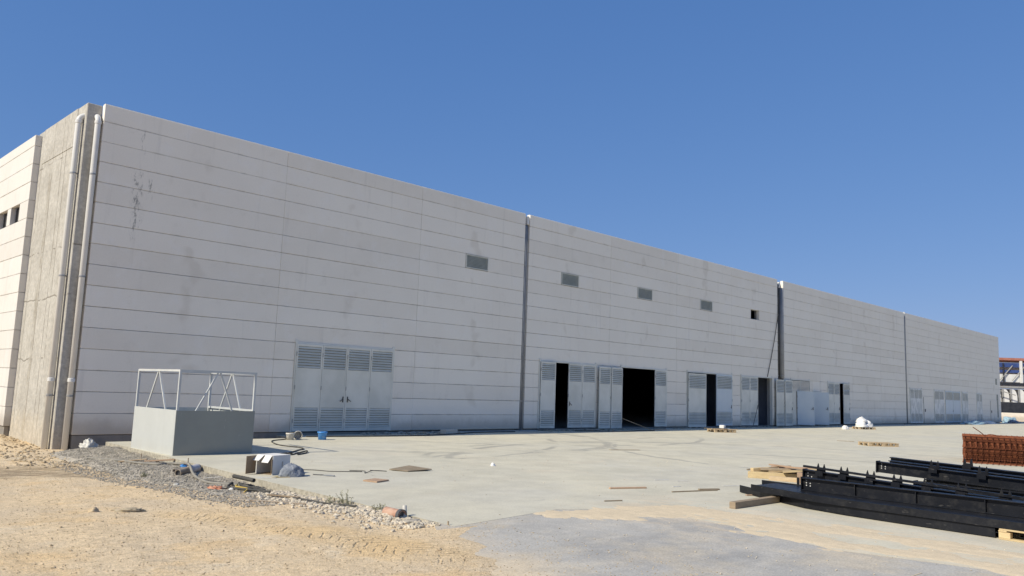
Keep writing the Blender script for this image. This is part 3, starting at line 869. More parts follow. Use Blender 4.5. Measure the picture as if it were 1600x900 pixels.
for a, b, n in ((73.9, 77.05, 3), (80.35, 83.1, 2), (88.75, 90.8, 2), (93.8, 95.8, 2)):
    frame(a, b)
    for i in range(n):
        w = (b - a - .11) / n
        leaf(w - .01, a + .055 + i * w, single=False, mat=M_DOORW, bars=True)
frame(83.5, 88.2)
leaf(2.25, 83.56, single=False, mat=M_DOORB, handle=1); leaf(2.25, 85.85, single=False, mat=M_DOORB)
for a, b, h in ((77.45, 80.2, 2.3), (99.0, 102.0, 2.3)):
    m = MB(); m.box(a, a + .06, -.03, .0, 0, h); m.box(b - .06, b, -.03, .0, 0, h); m.box(a, b, -.03, .0, h, h + .06); m.box(a + .06, b - .06, -.02, -.002, 0, h)
    d = link('plain_door', m.mesh('plain_door', M_PANEL), B)
    link('handle', MB().box(a + .2, a + .32, -.07, -.02, 1.0, 1.25).mesh('handle', M_HANDLE), d)
    link('door_gap', MB().box(a - .05, a, -.012, .0, 0, h).mesh('door_gap', M_HANDLE), d)

# wall vents
vs_ = MB().box(-.6, .6, -.004, .004, -.028, .028, Matrix.Rotation(R(-35), 4, 'X')).mesh('vent_slat', M_VENT)
for i, (a, b) in enumerate(VENTS):
    z0, z1 = 6.615, 7.185
    m = MB(); e = .03
    m.box(a + .01, a + e + .01, -.03, .12, z0, z1); m.box(b - e - .01, b - .01, -.03, .12, z0, z1)
    m.box(a + e + .01, b - e - .01, -.03, .12, z0, z0 + e); m.box(a + e + .01, b - e - .01, -.03, .12, z1 - e, z1)
    if i < 4:
        v = link('wall_vent', m.mesh('wall_vent', M_DOOR), B)
        link('vent_back', MB().box(a + .03, b - .03, .09, .10, z0 + .02, z1 - .02).mesh('vent_back', M_LOUVRE_BACK), v)
        for k in range(9):
            o = link('vent_slat', vs_, v, ((a + b) / 2, -.005, z0 + .06 + k * .0565)); o.scale = ((b - a - .08) / 1.2, 1, 1)
    else:
        v = link('vent_hole_lining', MB().box(b - .06, b - .01, .0, .2, z0, z1).mesh('vent_hole_lining', M_PANEL), B)
for (x0, x1, z0, z1) in ((101.4, 101.9, 4.1, 4.75), (101.6, 102.1, .5, 3.0)):
    m = MB(); m.box(x0, x1, -.03, .0, z0, z1)
    v = link('side_vent', m.mesh('side_vent', M_LOUVRE_BACK), B)
    mm = MB(); k = z0 + .05
    while k < z1 - .03: mm.box(x0 + .02, x1 - .02, -.045, -.03, k, k + .05); k += .1
    link('louvre', mm.mesh('louvre', M_VENT), v)
# window openings in the end wall
for a, b in WIN:
    m = MB(); m.box(6.99, 7.03, a + .0, b, 6.62, 7.18)
    link('window_pane', m.mesh('window_pane', M_HANDLE), B)
    m = MB(); m.box(6.93, 6.99, (a + b) / 2 + .2, (a + b) / 2 + .26, 6.62, 7.18)
    link('window_bar', m.mesh('window_bar', M_HANDLE), B)

# downpipes at the corner
def downpipe(top, foot_z, r, out, brackets, mat=M_PVC, sleeve=1.55):
    x, y, zt = top
    pts = [Vector((x, y, foot_z)), Vector((x, y, zt - .22))]
    o = Vector(out)
    for k in range(1, 9):
        a = R(90 * k / 8)
        pts.append(Vector((x, y, zt - .22)) + Vector((0, 0, 1)) * (.2 * math.sin(a)) + o * (.2 * (1 - math.cos(a))))
    pts.append(pts[-1] + o * .12)
    p = link('downpipe', MB().tube(pts, r, 16).mesh('downpipe', mat, smooth=True), B)
    for z in brackets:
        m = MB(); m.lathe([(r, z - .022), (r + .012, z - .02), (r + .012, z + .02), (r, z + .022)], 16, Matrix.Translation((x, y, 0)))
        m.box(x + min(0, o.x * .2) - .01, x + max(0, o.x * .2) + .01, y + min(0, o.y * .2) - .01, y + max(0, o.y * .2) + .01, z - .015, z + .015)
        link('pipe_bracket', m.mesh('pipe_bracket', M_STEELBAND, smooth=False), p)
    s_ = MB().lathe([(r + .001, sleeve - .10), (r + .014, sleeve - .09), (r + .014, sleeve), (r + .001, sleeve + .01)], 16, Matrix.Translation((x, y, 0)))
    s_.lathe([(r + .001, zt - .28), (r + .013, zt - .27), (r + .013, zt - .19), (r + .001, zt - .18)], 16, Matrix.Translation((x, y, 0)))
    link('pipe_socket', s_.mesh('pipe_socket', mat), p)
    return p
downpipe((7.335, .09, 9.17), -.42, .082, (0, 1, 0), (1.07, 4.42, 7.40))
downpipe((6.925, .44, 9.16), -.42, .082, (1, 0, 0), (1.07, 4.42, 7.40, 8.93))
# pipes in the expansion joints
for x, y, r, zt, zb, mt in ((25.33, .05, .045, 9.0, -.08, M_PIPEDK), (25.46, .08, .035, 9.1, -.08, M_PIPEDK), (50.0, .02, .16, 9.0, 3.05, M_PIPEDK), (49.62, .10, .06, 9.2, 3.05, M_HANDLE), (73.22, .05, .08, 9.2, -.08, M_PIPEDK)):
    p = link('downpipe', MB().tube([(x, y, zb), (x, y, zt)], r, 12).mesh('downpipe', mt, smooth=True), B)
    m = MB()
    for z in (1.2, 3.2, 5.2, 7.2): m.lathe([(r, z - .02), (r + .012, z - .02), (r + .012, z + .02), (r, z + .02)], 12, Matrix.Translation((x, y, 0)))
    link('pipe_bracket', m.mesh('pipe_bracket', M_STEELBAND), p)
for x, z in ((25.42, 9.05), (49.75, 9.0), (73.24, 9.2)):
    link('sunlit_end_block', MB().box(x - .06, x + .07, -.01, .16, z, z + .38).mesh('sunlit_end_block', M_PVC, bevel=.01), B)  # pale colour stands for the sunlit panel ends at the joint tops
# cable hanging down the wall
cb = MB().tube(spline([(49.55, -.02, 8.8), (49.45, -.05, 7.6), (49.0, -.06, 5.95), (48.4, -.05, 4.3), (47.9, -.04, 3.06)], 8), .022, 6)
thing('hanging_cable', 'thin black cable hanging slackly down the wall over a doorway', 'cable', me=cb.mesh('hanging_cable', M_HOSE, smooth=True))

# ---------------------------------------------------------------- steel cabin skeleton on the slab
BX0, BX1, BY0, BY1 = 7.84, 9.77, -5.83, -3.33
L, Wd = BX1 - BX0, BY1 - BY0
cab = thing('steel_booth', 'half-clad light grey steel booth with open braced frame above', 'booth', (BX0, BY0, -.1))
PH, TOPH = 1.03, 1.965; q = .05
panelm = MB().box(-.012, -.002, .0, Wd, .0, PH); link('side_panel', panelm.mesh('side_panel', M_BOX), cab)
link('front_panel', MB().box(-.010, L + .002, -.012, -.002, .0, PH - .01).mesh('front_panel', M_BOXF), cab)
link('back_panel', MB().box(.0, L, Wd + .002, Wd + .012, .0, PH - .02).mesh('back_panel', M_BOX), cab)
link('side_panel', MB().box(L + .002, L + .012, .0, Wd, .0, PH - .03).mesh('side_panel', M_BOX), cab)
pm = MB().box(-q / 2, q / 2, -q / 2, q / 2, 0, TOPH - q).mesh('post', M_FRAME)
for x in (q / 2, L - q / 2):
    for y in (q / 2, Wd - q / 2): link('post', pm, cab, (x, y, 0))
def rail(nm, a, b, w=q): link(nm, MB().bar(a, b, w, w).mesh(nm, M_FRAME), cab)
zt = TOPH - q / 2
rail('top_rail', (0, q / 2, zt), (L, q / 2, zt)); rail('top_rail', (0, Wd - q / 2, zt), (L, Wd - q / 2, zt))
rail('top_rail', (q / 2, q, zt), (q / 2, Wd - q, zt)); rail('top_rail', (L - q / 2, q, zt), (L - q / 2, Wd - q, zt))
for z in (PH + .0,):
    rail('middle_rail', (L - q / 2, q, z), (L - q / 2, Wd - q, z)); rail('middle_rail', (q / 2, q, z - .03), (q / 2, Wd - q, z - .03)); rail('middle_rail', (q, q / 2, z - .04), (L - q, q / 2, z - .04))
b0 = PH - .05; bw = .034
for x, yo in ((q / 2, .0), (L - q / 2, .0)):
    rail('brace', (x, Wd / 2 - .03, TOPH - q), (x, Wd / 2 - .58, b0), bw); rail('brace', (x, Wd / 2 + .03, TOPH - q), (x, Wd / 2 + .58, b0), bw)
rail('brace', (L / 2 - .03, q / 2, TOPH - q), (L / 2 - .52, q / 2, b0), bw); rail('brace', (L / 2 + .03, q / 2, TOPH - q), (L / 2 + .40, q / 2, b0), bw)

# ---------------------------------------------------------------- rafters
QO = Vector((12.737, -18.934, 0)); DN = Vector((.996, -.09, 0)); DS = Vector((-.09, -.996, 0))
RM = Matrix(((DN.x, DS.x, 0, 0), (DN.y, DS.y, 0, 0), (0, 0, 1, 0), (0, 0, 0, 1)))       # (o, s, z) axes, mirrored handedness is harmless for boxes
# use a proper rotation instead: local x along the beam, local y across
ROTZ = math.atan2(DS.y, DS.x)
def bl(o, s, z):                                        # world point from beam coordinates
    return QO + DN * o + DS * s + Vector((0, 0, z))
def rafter_root(o, s, z, label, group='black steel rafters stacked on the yard'):
    return thing('steel_rafter', label, 'steel beam', bl(o, s, z), (0, 0, ROTZ), group)
# local frame: +x along DS (towards the right of the photo), +y = across to the far side (DN)
def ibeam(root, length, depth, fw, tilt=0.0, endplate=True, stiff=(), cleats=(), cleat_h=.135, rail_=False):
    tf = .016; tw = .012
    link('web', MB().box(0, length, -tw / 2, tw / 2, tf, depth - tf).mesh('web', M_BLACK), root)
    link('bottom_flange', MB().box(0, length, -fw / 2, fw / 2, 0, tf).mesh('bottom_flange', M_BLACK, bevel=.003), root)
    link('top_flange', MB().box(0, length, -fw / 2, fw / 2, depth - tf, depth).mesh('top_flange', M_BLACK, bevel=.003), root)
    for x in stiff:
        link('stiffener', MB().box(x, x + .012, -fw / 2 + .01, fw / 2 - .01, tf, depth - tf).mesh('stiffener', M_BLACK), root)
    if endplate:
        link('end_plate', MB().box(-.016, 0, -fw / 2 - .005, fw / 2 + .005, -.01, depth + .012).mesh('end_plate', M_BLACK), root)
        for px, pz in ((.06, .8), (.06, .6), (.06, .4), (.13, .58), (.13, .38)):
            mm = MB().lathe([(.0, -tw / 2 - .004), (.011, -tw / 2 - .004), (.011, -tw / 2)], 8, Matrix.Rotation(R(90), 4, 'X') @ Matrix.Scale(-1, 4, (0, 0, 1)))
            link('bolt_hole', mm.mesh('bolt_hole', M_BOLT), root, (px, .0, depth * pz))
    for x in cleats:
        m = MB()
        for dx in (-.055, .055):
            m.prism([(dx - .028, 0), (dx + .028, 0), (dx + .022, cleat_h * .55), (dx + .003, cleat_h), (dx - .003, cleat_h), (dx - .022, cleat_h * .55)], -.005, .005, Matrix.Translation((x, .0, depth + .001)) @ Matrix.Rotation(R(90), 4, 'X'))
        m.box(x - .075, x + .075, -.012, .012, depth - .06, depth + .045)
        m.box(x - .07, x + .07, -fw / 2 - .012, -fw / 2 - .002, depth - .075, depth + .015)
        link('purlin_cleat', m.mesh('purlin_cleat', M_BLACK), root)

def lying(root, near, far0, far1, xs, z0, fh, web_z):
    """a rafter on its side: vertical flanges, level web; near = polyline (x, y) of the near flange"""
    m = MB()
    for i in range(len(near) - 1):
        (x0, y0), (x1, y1) = near[i], near[i + 1]
        m.bar((x0, y0, z0 + fh / 2), (x1, y1, z0 + fh / 2), .022, fh)
    link('near_flange', m.mesh('near_flange', M_BLACK), root)
    link('far_flange', MB().bar((far0, xs, z0 + fh / 2), (far1, xs, z0 + fh / 2), .022, fh).mesh('far_flange', M_BLACK), root)
    poly = [(x, y) for x, y in near] + [(far1, xs - .011), (max(far0, near[0][0]), xs - .011)]
    link('web', MB().prism(poly, web_z, web_z + .012).mesh('web', M_BLACK), root)

r1 = rafter_root(0, 0, 0, 'tapered black rafter lying flat at the bottom of the front stack')
lying(r1, [(-2.35, 1.02), (-1.5, .58), (-.55, .16), (.2, .03), (1.0, .0), (2.32, .0)], -2.3, 5.5, 1.36, -.09, .125, -.03)
r2 = rafter_root(0, 0, 0, 'tapered black rafter lying flat with bent end, second from the ground')
lying(r2, [(-1.72, .42), (-1.0, .22), (-.35, .04), (.3, -.02), (1.0, -.03), (5.5, -.03)], -2.05, 5.5, 1.28, .044, .105, .118)
for x in (-1.35, -1.05):
    link('purlin_cleat', MB().box(x, x + .05, 1.29, 1.30, .10, .27).mesh('purlin_cleat', M_BLACK), r2)
r3 = rafter_root(.70, -.88, .132, 'black rafter standing upright with plain flanges and web stiffeners')
ibeam(r3, 6.0, .21, .13, stiff=(.92, 1.88, 2.85, 3.8))
r4 = rafter_root(1.22, -1.15, .165, 'black rafter with paired pointed cleats behind the plain upright one')
r4.rotation_euler = (0, R(2.2), ROTZ)
ibeam(r4, 6.2, .27, .13, cleats=(.30, .72, 1.18, 1.62, 2.10, 2.6, 3.2, 3.8))
tr = MB().bar((-.02, -.02, .325), (6.2, -.02, .312), .05, .036); link('purlin_rail', tr.mesh('purlin_rail', M_BLACK), r4)
r5 = rafter_root(2.45, .25, .10, 'low black rafter under the rear stack, its end in shade')
ibeam(r5, 5.5, .22, .16)
r6 = rafter_root(2.60, -.48, .40, 'black cleated rafter on the near side of the rear stack')
r6.rotation_euler = (0, R(1.9), ROTZ)
ibeam(r6, 6.0, .19, .14, cleats=(.98, 1.75, 2.6, 3.5, 4.3))
r7 = rafter_root(2.92, -.42, .40, 'black rafter without visible cleats in the middle of the rear stack')
r7.rotation_euler = (0, R(1.9), ROTZ)
ibeam(r7, 6.0, .205, .13, endplate=False)
r8 = rafter_root(3.25, -.55, .41, 'black cleated rafter at the far side of the rear stack')
r8.rotation_euler = (0, R(1.7), ROTZ)
ibeam(r8, 6.0, .235, .13, endplate=False, cleats=(1.35, 2.55, 3.6))
r9 = rafter_root(3.1, .15, .10, 'low black rafter under the far side of the rear stack')
ibeam(r9, 5.5, .22, .16, endplate=False)

# timbers the steel rests on
def plank(name, label, cat, a, b, w, h, mat, group=None, bevel=.004):
    a = Vector(a); b = Vector(b); ln = (b - a).length; d = b - a
    rz = math.atan2(d.y, d.x); ry = -math.asin(d.z / ln)
    me = MB().box(0, ln, -w / 2, w / 2, 0, h).mesh(name, mat, bevel=bevel)
    return thing(name, label, cat, a, (0, ry, rz), group, me)
plank('timber_baulk', 'grey-brown square timber sticking out under the front rafters', 'timber', (11.82, -17.72, -.1), (15.2, -17.80, -.1), .11, .105, M_TIMBER)
plank('timber_baulk', 'timber bearer hidden in the shade between the two rafter stacks', 'timber', (14.6, -22.5, -.1), (17.4, -22.75, -.1), .12, .19, M_TIMBER)
plank('timber_baulk', 'timber packing piece resting on the low rafters of the rear stack', 'timber', (14.6, -22.6, .322), (16.9, -22.8, .322), .09, .075, M_TIMBER)

# ---------------------------------------------------------------- pallets
def pallet(label, loc, rz, group='wooden pallets on the concrete', mat=M_WOOD, wx=1.2, wy=.8):
    p = thing('pallet', label, 'pallet', loc, (0, 0, rz), group)
    bb = MB().box(-wx / 2, wx / 2, -.05, .05, 0, .022).mesh('board', mat, bevel=.003)
    for y in (-wy / 2 + .05, 0, wy / 2 - .05): link('board', bb, p, (0, y, 0))
    bk = MB().box(-.07, .07, -.045, .045, .022, .10).mesh('block', mat, bevel=.004)
    for x in (-wx / 2 + .07, 0, wx / 2 - .07):
        for y in (-wy / 2 + .05, 0, wy / 2 - .05): link('block', bk, p, (x, y, 0))
    cb_ = MB().box(-.05, .05, -wy / 2, wy / 2, .10, .120).mesh('board', mat, bevel=.003)
    for x in (-wx / 2 + .05, 0, wx / 2 - .05): link('board', cb_, p, (x, 0, 0))
    tb = MB().box(-wx / 2, wx / 2, -.05, .05, .120, .142).mesh('board', mat, bevel=.003)
    for i in range(5): link('board', tb, p, (rnd.uniform(-.01, .01), -wy / 2 + .05 + i * (wy - .1) / 4, 0))
    return p
pallet('weathered pallet on its own in the middle of the yard', (34.35, -11.75, -.1), R(-38), wx=1.3)
pallet('splintered pallet under loose boards by the wall', (36.9, -3.1, -.1), R(-30))
pallet('pallet under the pile of white sacks', (54.3, -3.55, -.1), R(-35))
pn = pallet('pale pallet carrying the right end of the front rafters', (12.80, -21.93, -.1), ROTZ, wx=1.2, wy=.8, mat=M_WOODY)
for i, (dx, dy, z, L_, a) in enumerate(((.0, -.1, .045, 1.3, -34), (.25, .15, .047, 1.1, -20), (-.3, .25, .07, 1.2, -42))):
    plank('loose_board', ('grey loose board lying flat on the splintered pallet', 'short loose board on the right of the splintered pallet', 'loose board crossing the back of the splintered pallet')[i], 'board', (36.3 + dx, -2.9 + dy, z), (36.3 + dx + L_ * math.cos(R(a)), -2.9 + dy + L_ * math.sin(R(a)), z), .16, .022, (M_WOOD, M_DOORB, M_WOODD)[i], 'boards on the splintered pallet')
thing('white_block', 'small white block on the boards by the wall', 'block', (36.9, -3.15, .095), (0, 0, .3), me=MB().box(-.18, .18, -.12, .12, 0, .16).mesh('white_block', M_SACK, bevel=.02))

# ---------------------------------------------------------------- heaps of cloth and sacks
def lump(name, label, cat, loc, size, seed, mat, rough=.25, n=22, group=None, rz=0.0, freq=1.6, parent=None, flat=.12):
    m = MB(); rows = n // 2
    for j in range(rows + 1):
        th = math.pi * .5 * j / rows + .0
        for k in range(n):
            a = 2 * math.pi * k / n
            d = Vector((math.cos(a) * math.cos(th), math.sin(a) * math.cos(th), math.sin(th)))
            f = 1 + rough * (fbm(d.x * freq + seed, d.y * freq, d.z * freq + seed) + .5 * abs(fbm(d.x * freq * 3, d.y * freq * 3 + seed, d.z * freq * 3)))
            m.v.append((d.x * size[0] * f, d.y * size[1] * f, max(0, d.z) * size[2] * f))
    for j in range(rows):
        for k in range(n):
            m.f.append((j * n + k, j * n + (k + 1) % n, (j + 1) * n + (k + 1) % n, (j + 1) * n + k))
    me = m.mesh(name, mat, smooth=True)
    if parent is not None: return link(name, me, parent, loc, (0, 0, rz))
    return thing(name, label, cat, loc, (0, 0, rz), group, me)
for i, (dx, dy, dz, sx, sy, sz) in enumerate(((-.30, .05, 0, .38, .36, .36), (.28, -.06, 0, .38, .36, .40), (-.08, .1, .30, .36, .32, .34), (.42, .15, .03, .26, .28, .30))):
    lump('white_sack', ('white sack at the left of the pallet pile', 'white sack at the right of the pallet pile', 'white sack heaped on top of the pallet pile', 'white sack at the back right of the pallet pile')[i], 'sack', (54.3 + dx, -3.55 + dy, .045 + dz), (sx, sy, sz), 3.1 + i, M_SACK, .22, group='white sacks heaped on a pallet')
lump('plastic_lump', 'small white plastic lump lying alone left of the sack pallet', 'litter', (51.9, -3.3, -.1), (.26, .2, .22), 8.0, M_SACK, .2)
lump('blue_sheet', 'crumpled faded blue sheet heaped before the open blue doors', 'tarpaulin', (87.0, -1.3, -.1), (2.6, .6, .28), 4.0, M_TARP, .4, n=30)
lump('blue_sheet', 'pale blue sheet in a pointed heap beyond the warehouse corner', 'tarpaulin', (116.5, 2.2, -.4), (1.6, .7, .85), 6.0, M_TARP, .4, n=30)
lump('dark_bundle', 'dark bundle on the ground at the far warehouse corner', 'bundle', (104.2, -1.0, -.1), (1.1, .5, .35), 12.0, M_CLOTH, .3)
lump('grey_bundle', 'grey crumpled sheeting below the far white doors', 'bundle', (94.0, -1.0, -.1), (1.9, .5, .26), 14.0, M_SACK, .35)
lump('cloth_bag', 'blue-grey crumpled sack beside the white carton', 'sack', (8.10, -10.60, -.1), (.24, .20, .23), 2.0, M_CLOTH, .16, n=48, freq=1.7)
lump('dirty_rag', 'flattened dusty rag lying on the bare dirt', 'rag', (4.36, -12.8, dirt_h(4.36, -12.8)), (.17, .09, .045), 5.0, M_RAG, .5, n=28, freq=2.5, rz=-.6)
lump('soil_lump', 'small brown clod to the left of the dusty rag', 'clod', (4.02, -12.45, dirt_h(4.0, -12.45)), (.07, .05, .05), 7.0, M_PEBBLE, .4)
lump('plaster_bag', 'torn white plastic bag caught on the gravel by the corner', 'bag', (7.35, -1.75, -.26), (.20, .15, .22), 9.0, M_WHITEPL, .5, n=24, freq=2.4)
lump('mortar_lump', 'rough grey mortar lump beside the terracotta pipe end', 'lump', (6.80, -15.85, -.14), (.17, .12, .055), 15.0, M_GRAVEL, .4, freq=2.5)

# ---------------------------------------------------------------- rusty mesh bundle
mu = Vector((.262, -.965, 0)).normalized(); mv = Vector((-mu.y, mu.x, 0))
mesh_b = thing('rebar_mesh_bundle', 'tall stack of rusty steel reinforcement mesh sheets', 'rebar mesh', (28.12, -16.68, -.1), (0, 0, math.atan2(mu.y, mu.x)))
sh = MB(); SL, SW, sp = 5.0, 2.2, .15
k = 0
while k * sp <= SW - .1: sh.bar((-.07, .04 + k * sp, 0), (SL, .04 + k * sp, 0), .009, .009); k += 1
k = 0
while k * sp <= SL + .001: sh.bar((k * sp, -.03, .011), (k * sp, SW + .05, .010), .012, .010); k += 1
shm = sh.mesh('mesh_sheet', M_RUST)
for i in range(28):
    z = .03 + i * .0292
    link('mesh_sheet', shm, mesh_b, (rnd.uniform(-.022, .022), rnd.uniform(-.05, .05), z), (R(rnd.uniform(-.15, .15)), R(rnd.uniform(-.04, .04)), R(rnd.uniform(-.2, .2))))
for i in range(4):
    link('mesh_sheet', shm, mesh_b, (rnd.uniform(-.1, .25), -.10 - .12 * i + rnd.uniform(-.04, .04), .012 + .004 * i), (0, 0, R(rnd.uniform(-2, 2))))
bent = MB()
bent.tube(spline([(.55, .3, .83), (.42, .25, .95), (.22, .2, 1.10)], 4), .014, 5); bent.tube(spline([(.5, .2, .84), (.7, .2, .90), (.95, .25, .84)], 5), .010, 5)
bent.tube(spline([(2.3, .2, .84), (2.75, .25, .98), (2.4, .3, 1.0)], 5), .010, 5); bent.tube(spline([(2.9, .1, .84), (3.1, .2, 1.0), (3.3, .3, .86)], 5), .012, 5)
link('bent_bar', bent.mesh('bent_bar', M_RUST), mesh_b)

# ---------------------------------------------------------------- wood pile behind the front rafters
WP = [((16.75, -15.35, -.1), (17.25, -16.35, -.1), .16, .14, M_WOODY, 'thick yellow timber at the front of the wood pile'),
      ((17.15, -15.30, -.1), (17.70, -16.45, -.1), .18, .17, M_WOOD, 'weathered squared timber at the back of the wood pile'),
      ((16.95, -15.55, .07), (17.45, -16.35, .09), .14, .05, M_WOODD, 'dark mossy batten on top of the wood pile'),
      ((16.80, -15.42, .04), (17.70, -15.75, .07), .10, .07, M_WOODY, 'short yellow batten across the left end of the pile'),
      ((17.0, -16.05, .06), (17.35, -16.75, .16), .34, .03, M_WOODY, 'wide pale board tilted on the right of the pile'),
      ((17.35, -15.6, .075), (17.85, -16.6, .10), .12, .07, M_WOODR, 'reddish batten along the back of the wood pile'),
      ((16.9, -15.25, .04), (17.6, -15.95, .15), .07, .03, M_WOODD, 'thin dark lath leaning up the wood pile'),
      ((17.5, -15.5, .15), (17.0, -16.6, .17), .08, .03, M_WOODR, 'reddish lath lying across the top of the pile'),
      ((16.65, -15.9, -.1), (16.85, -16.45, -.1), .10, .09, M_WOOD, 'short grey block before the wood pile'),
      ((16.75, -16.5, -.1), (16.95, -17.0, -.1), .18, .22, M_WOODR, 'small reddish block beside the rafter ends')]
for a, b, w, h, mt, lb in WP:
    plank('timber_offcut', lb, 'timber', a, b, w, h, mt, 'timber offcuts heaped behind the front rafters')

# ---------------------------------------------------------------- things lying on the pale slab
# carton
cx0, cy0 = 7.80, -10.10
car = thing('carton', 'open white carton lying on its side with brown flaps', 'box', (cx0, cy0, -.1), (0, 0, R(16)))
w_, d_, h_ = .46, .42, .36
link('wall', MB().box(.0, w_, -d_ / 2, -d_ / 2 + .008, 0, h_).mesh('wall', M_CARDW), car)
link('wall', MB().box(.0, w_, d_ / 2 - .008, d_ / 2, 0, h_).mesh('wall', M_CARDW), car)
link('wall', MB().box(.0, w_, -d_ / 2 + .008, d_ / 2 - .008, h_ - .008, h_).mesh('wall', M_CARDW), car)
link('wall', MB().box(w_ - .008, w_, -d_ / 2 + .008, d_ / 2 - .008, 0, h_ - .008).mesh('wall', M_CARDW), car)
link('lining', MB().box(.01, w_ - .012, -d_ / 2 + .010, d_ / 2 - .010, .002, .008).mesh('lining', M_CARDB), car)
link('flap', MB().bar((.0, -.10, h_), (-.10, -.10, h_ - .13), .17, .006).mesh('flap', M_CARDW), car)
link('flap', MB().bar((.0, .10, h_), (-.13, .11, h_ - .10), .18, .006).mesh('flap', M_CARDW), car)
link('flap', MB().bar((-.02, d_ / 2 - .005, h_ / 2), (-.30, d_ / 2 - .04, h_ / 2), .006, h_ - .03).mesh('flap', M_CARDB), car)
link('flap', MB().bar((.0, -d_ / 2, h_ / 2 - .02), (-.05, -d_ / 2 - .02, h_ / 2 - .02), .006, h_ - .10).mesh('flap', M_CARDB), car)
link('print', MB().box(.24, .27, -d_ / 2 - .003, -d_ / 2 - .001, .14, .24).mesh('print', M_STEELBAND), car)
ys = MB()
for i in range(5):
    a0 = rnd.uniform(0, 6)
    ys.tube(spline([(.30 + .03 * math.cos(a0 + k * 1.3) + .02 * k, -.26 + .04 * math.sin(a0 + k * 1.7), .01 + .03 * i * (k % 2)) for k in range(5)], 4), .010, 5)
thing('yellow_strap', 'tangle of yellow strap between the carton and the grey sack', 'strap', (cx0 - .08, cy0 - .08, -.1), me=ys.mesh('yellow_strap', M_YELLOW))
ys = MB(); ys.bar((-.2, 0, .006), (.25, -.12, .006), .03, .004); ys.bar((-.1, -.08, .01), (.1, .05, .012), .03, .004)
thing('yellow_strap', 'flat yellow strap ends before the open carton', 'strap', (7.72, -10.65, -.1), me=ys.mesh('yellow_strap', M_YELLOW))
plank('white_strip', 'white plastic strip lying in front of the open carton', 'strip', (7.42, -10.55, -.1), (7.68, -10.78, -.1), .08, .01, M_WHITEPL)
# buckets
def bucket(name, label, loc, r, h, mat, rot=(0, 0, 0)):
    t = thing(name, label, 'bucket', loc, rot)
    link('body', MB().lathe([(0, .0), (r * .85, .0), (r * .97, h * .97), (r, h), (r - .012, h), (r * .95, h * .97), (r * .83, .012), (0, .012)], 20).mesh('body', mat, smooth=True), t)
    link('rim', MB().lathe([(r, h - .05), (r + .012, h - .045), (r + .012, h), (r, h + .004)], 20).mesh('rim', mat, smooth=True), t)
    hd = MB().tube(spline([(r, 0, h - .03), (r * .7, -.06, h - .12), (0, -r * .6 - .02 - r * .4, h - .17), (-r * .7, -.06, h - .12), (-r, 0, h - .03)], 5), .006, 5)
    link('handle', hd.mesh('handle', M_STEELBAND), t)
    return t
bucket('bucket', 'white dusty bucket standing at the foot of the wall', (13.05, -1.98, -.1), .125, .21, M_WHITEPL)
bucket('bucket', 'white bucket lying on its side with open end forward', (13.42, -1.78, .025), .125, .20, M_WHITEPL, (R(88), 0, R(-25)))
bucket('bucket', 'bright blue bucket before the closed louvred door', (14.05, -2.20, -.1), .145, .25, M_BLUE)
# hoses and cables
def hose(label, pts, r, mat, name='hose', cat='hose'):
    return thing(name, label, cat, me=MB().tube(spline(pts, 8), r, 7).mesh(name, mat, smooth=True))
hz = -.084
hose('black hose curling from the buckets to the carton', [(13.2, -1.55, hz), (12.9, -1.9, hz), (12.3, -2.3, hz), (11.9, -3.0, hz), (11.6, -4.0, hz), (11.7, -4.8, hz), (11.5, -5.35, hz), (11.2, -5.6, hz), (10.7, -6.1, hz), (10.25, -6.5, hz), (10.5, -6.5, hz + .01)], .016, M_HOSE)
hose('short thick coil of black hose near the shadow tip', [(10.2, -6.45, hz), (10.5, -6.25, hz), (10.35, -6.7, hz), (10.8, -6.3, hz), (11.15, -6.1, hz + .02), (10.9, -6.45, hz), (10.5, -6.75, hz)], .017, M_HOSE)
hose('black hose lying in the shade along the wall foot', [(14.2, -1.0, hz), (16.0, -1.35, hz), (18.4, -1.55, hz), (20.5, -1.15, hz), (22.2, -.55, hz), (24.5, -.5, hz)], .03, M_HOSE)
hose('black hose looping before the half-open doors', [(28.2, -.7, hz), (29.5, -1.1, hz), (31.2, -1.5, hz), (32.6, -1.2, hz), (33.3, -1.5, hz)], .03, M_HOSE)
hose('thin wire trailing from the grey sack across the slab', [(8.6, -9.6, -.092), (9.0, -9.9, -.092), (9.2, -10.3, -.092), (9.7, -10.6, -.092)], .008, M_HOSE, 'wire', 'wire')
hose('tangled thin wire right of the grey sack', [(9.6, -10.3, -.092), (9.75, -10.6, -.08), (9.6, -10.85, -.092), (9.9, -10.7, -.07), (10.2, -10.75, -.092), (10.0, -10.45, -.092)], .007, M_HOSE, 'wire', 'wire')
def gz(x, y, e=.03): return (x, y, max(gravel_h(x, y), dirt_h(x, y)) + e)
hose('long grey hose snaking over the gravel bank', [gz(6.75, -3.6), gz(6.95, -5.0), gz(7.02, -6.0), gz(7.2, -6.6), gz(7.42, -6.6), gz(7.5, -7.0, .05), gz(7.38, -7.6, .12), gz(7.15, -8.3, .16), gz(6.95, -9.0, .06), gz(6.85, -9.8), gz(6.95, -10.5), gz(7.08, -10.9)], .026, M_HOSEG)
hose('dark cable end crossing the gravel beside the pipes', [gz(6.88, -9.3), gz(7.0, -10.0), gz(7.12, -10.5), gz(7.18, -10.9), gz(7.0, -11.3), gz(6.95, -11.9)], .016, M_HOSE, 'cable', 'cable')
hose('dark cable running along the rubble strip', [gz(6.98, -11.0), gz(6.90, -11.8), gz(6.85, -12.6), gz(6.78, -13.2), gz(6.85, -13.8), gz(6.95, -14.4)], .018, M_HOSE, 'cable', 'cable')
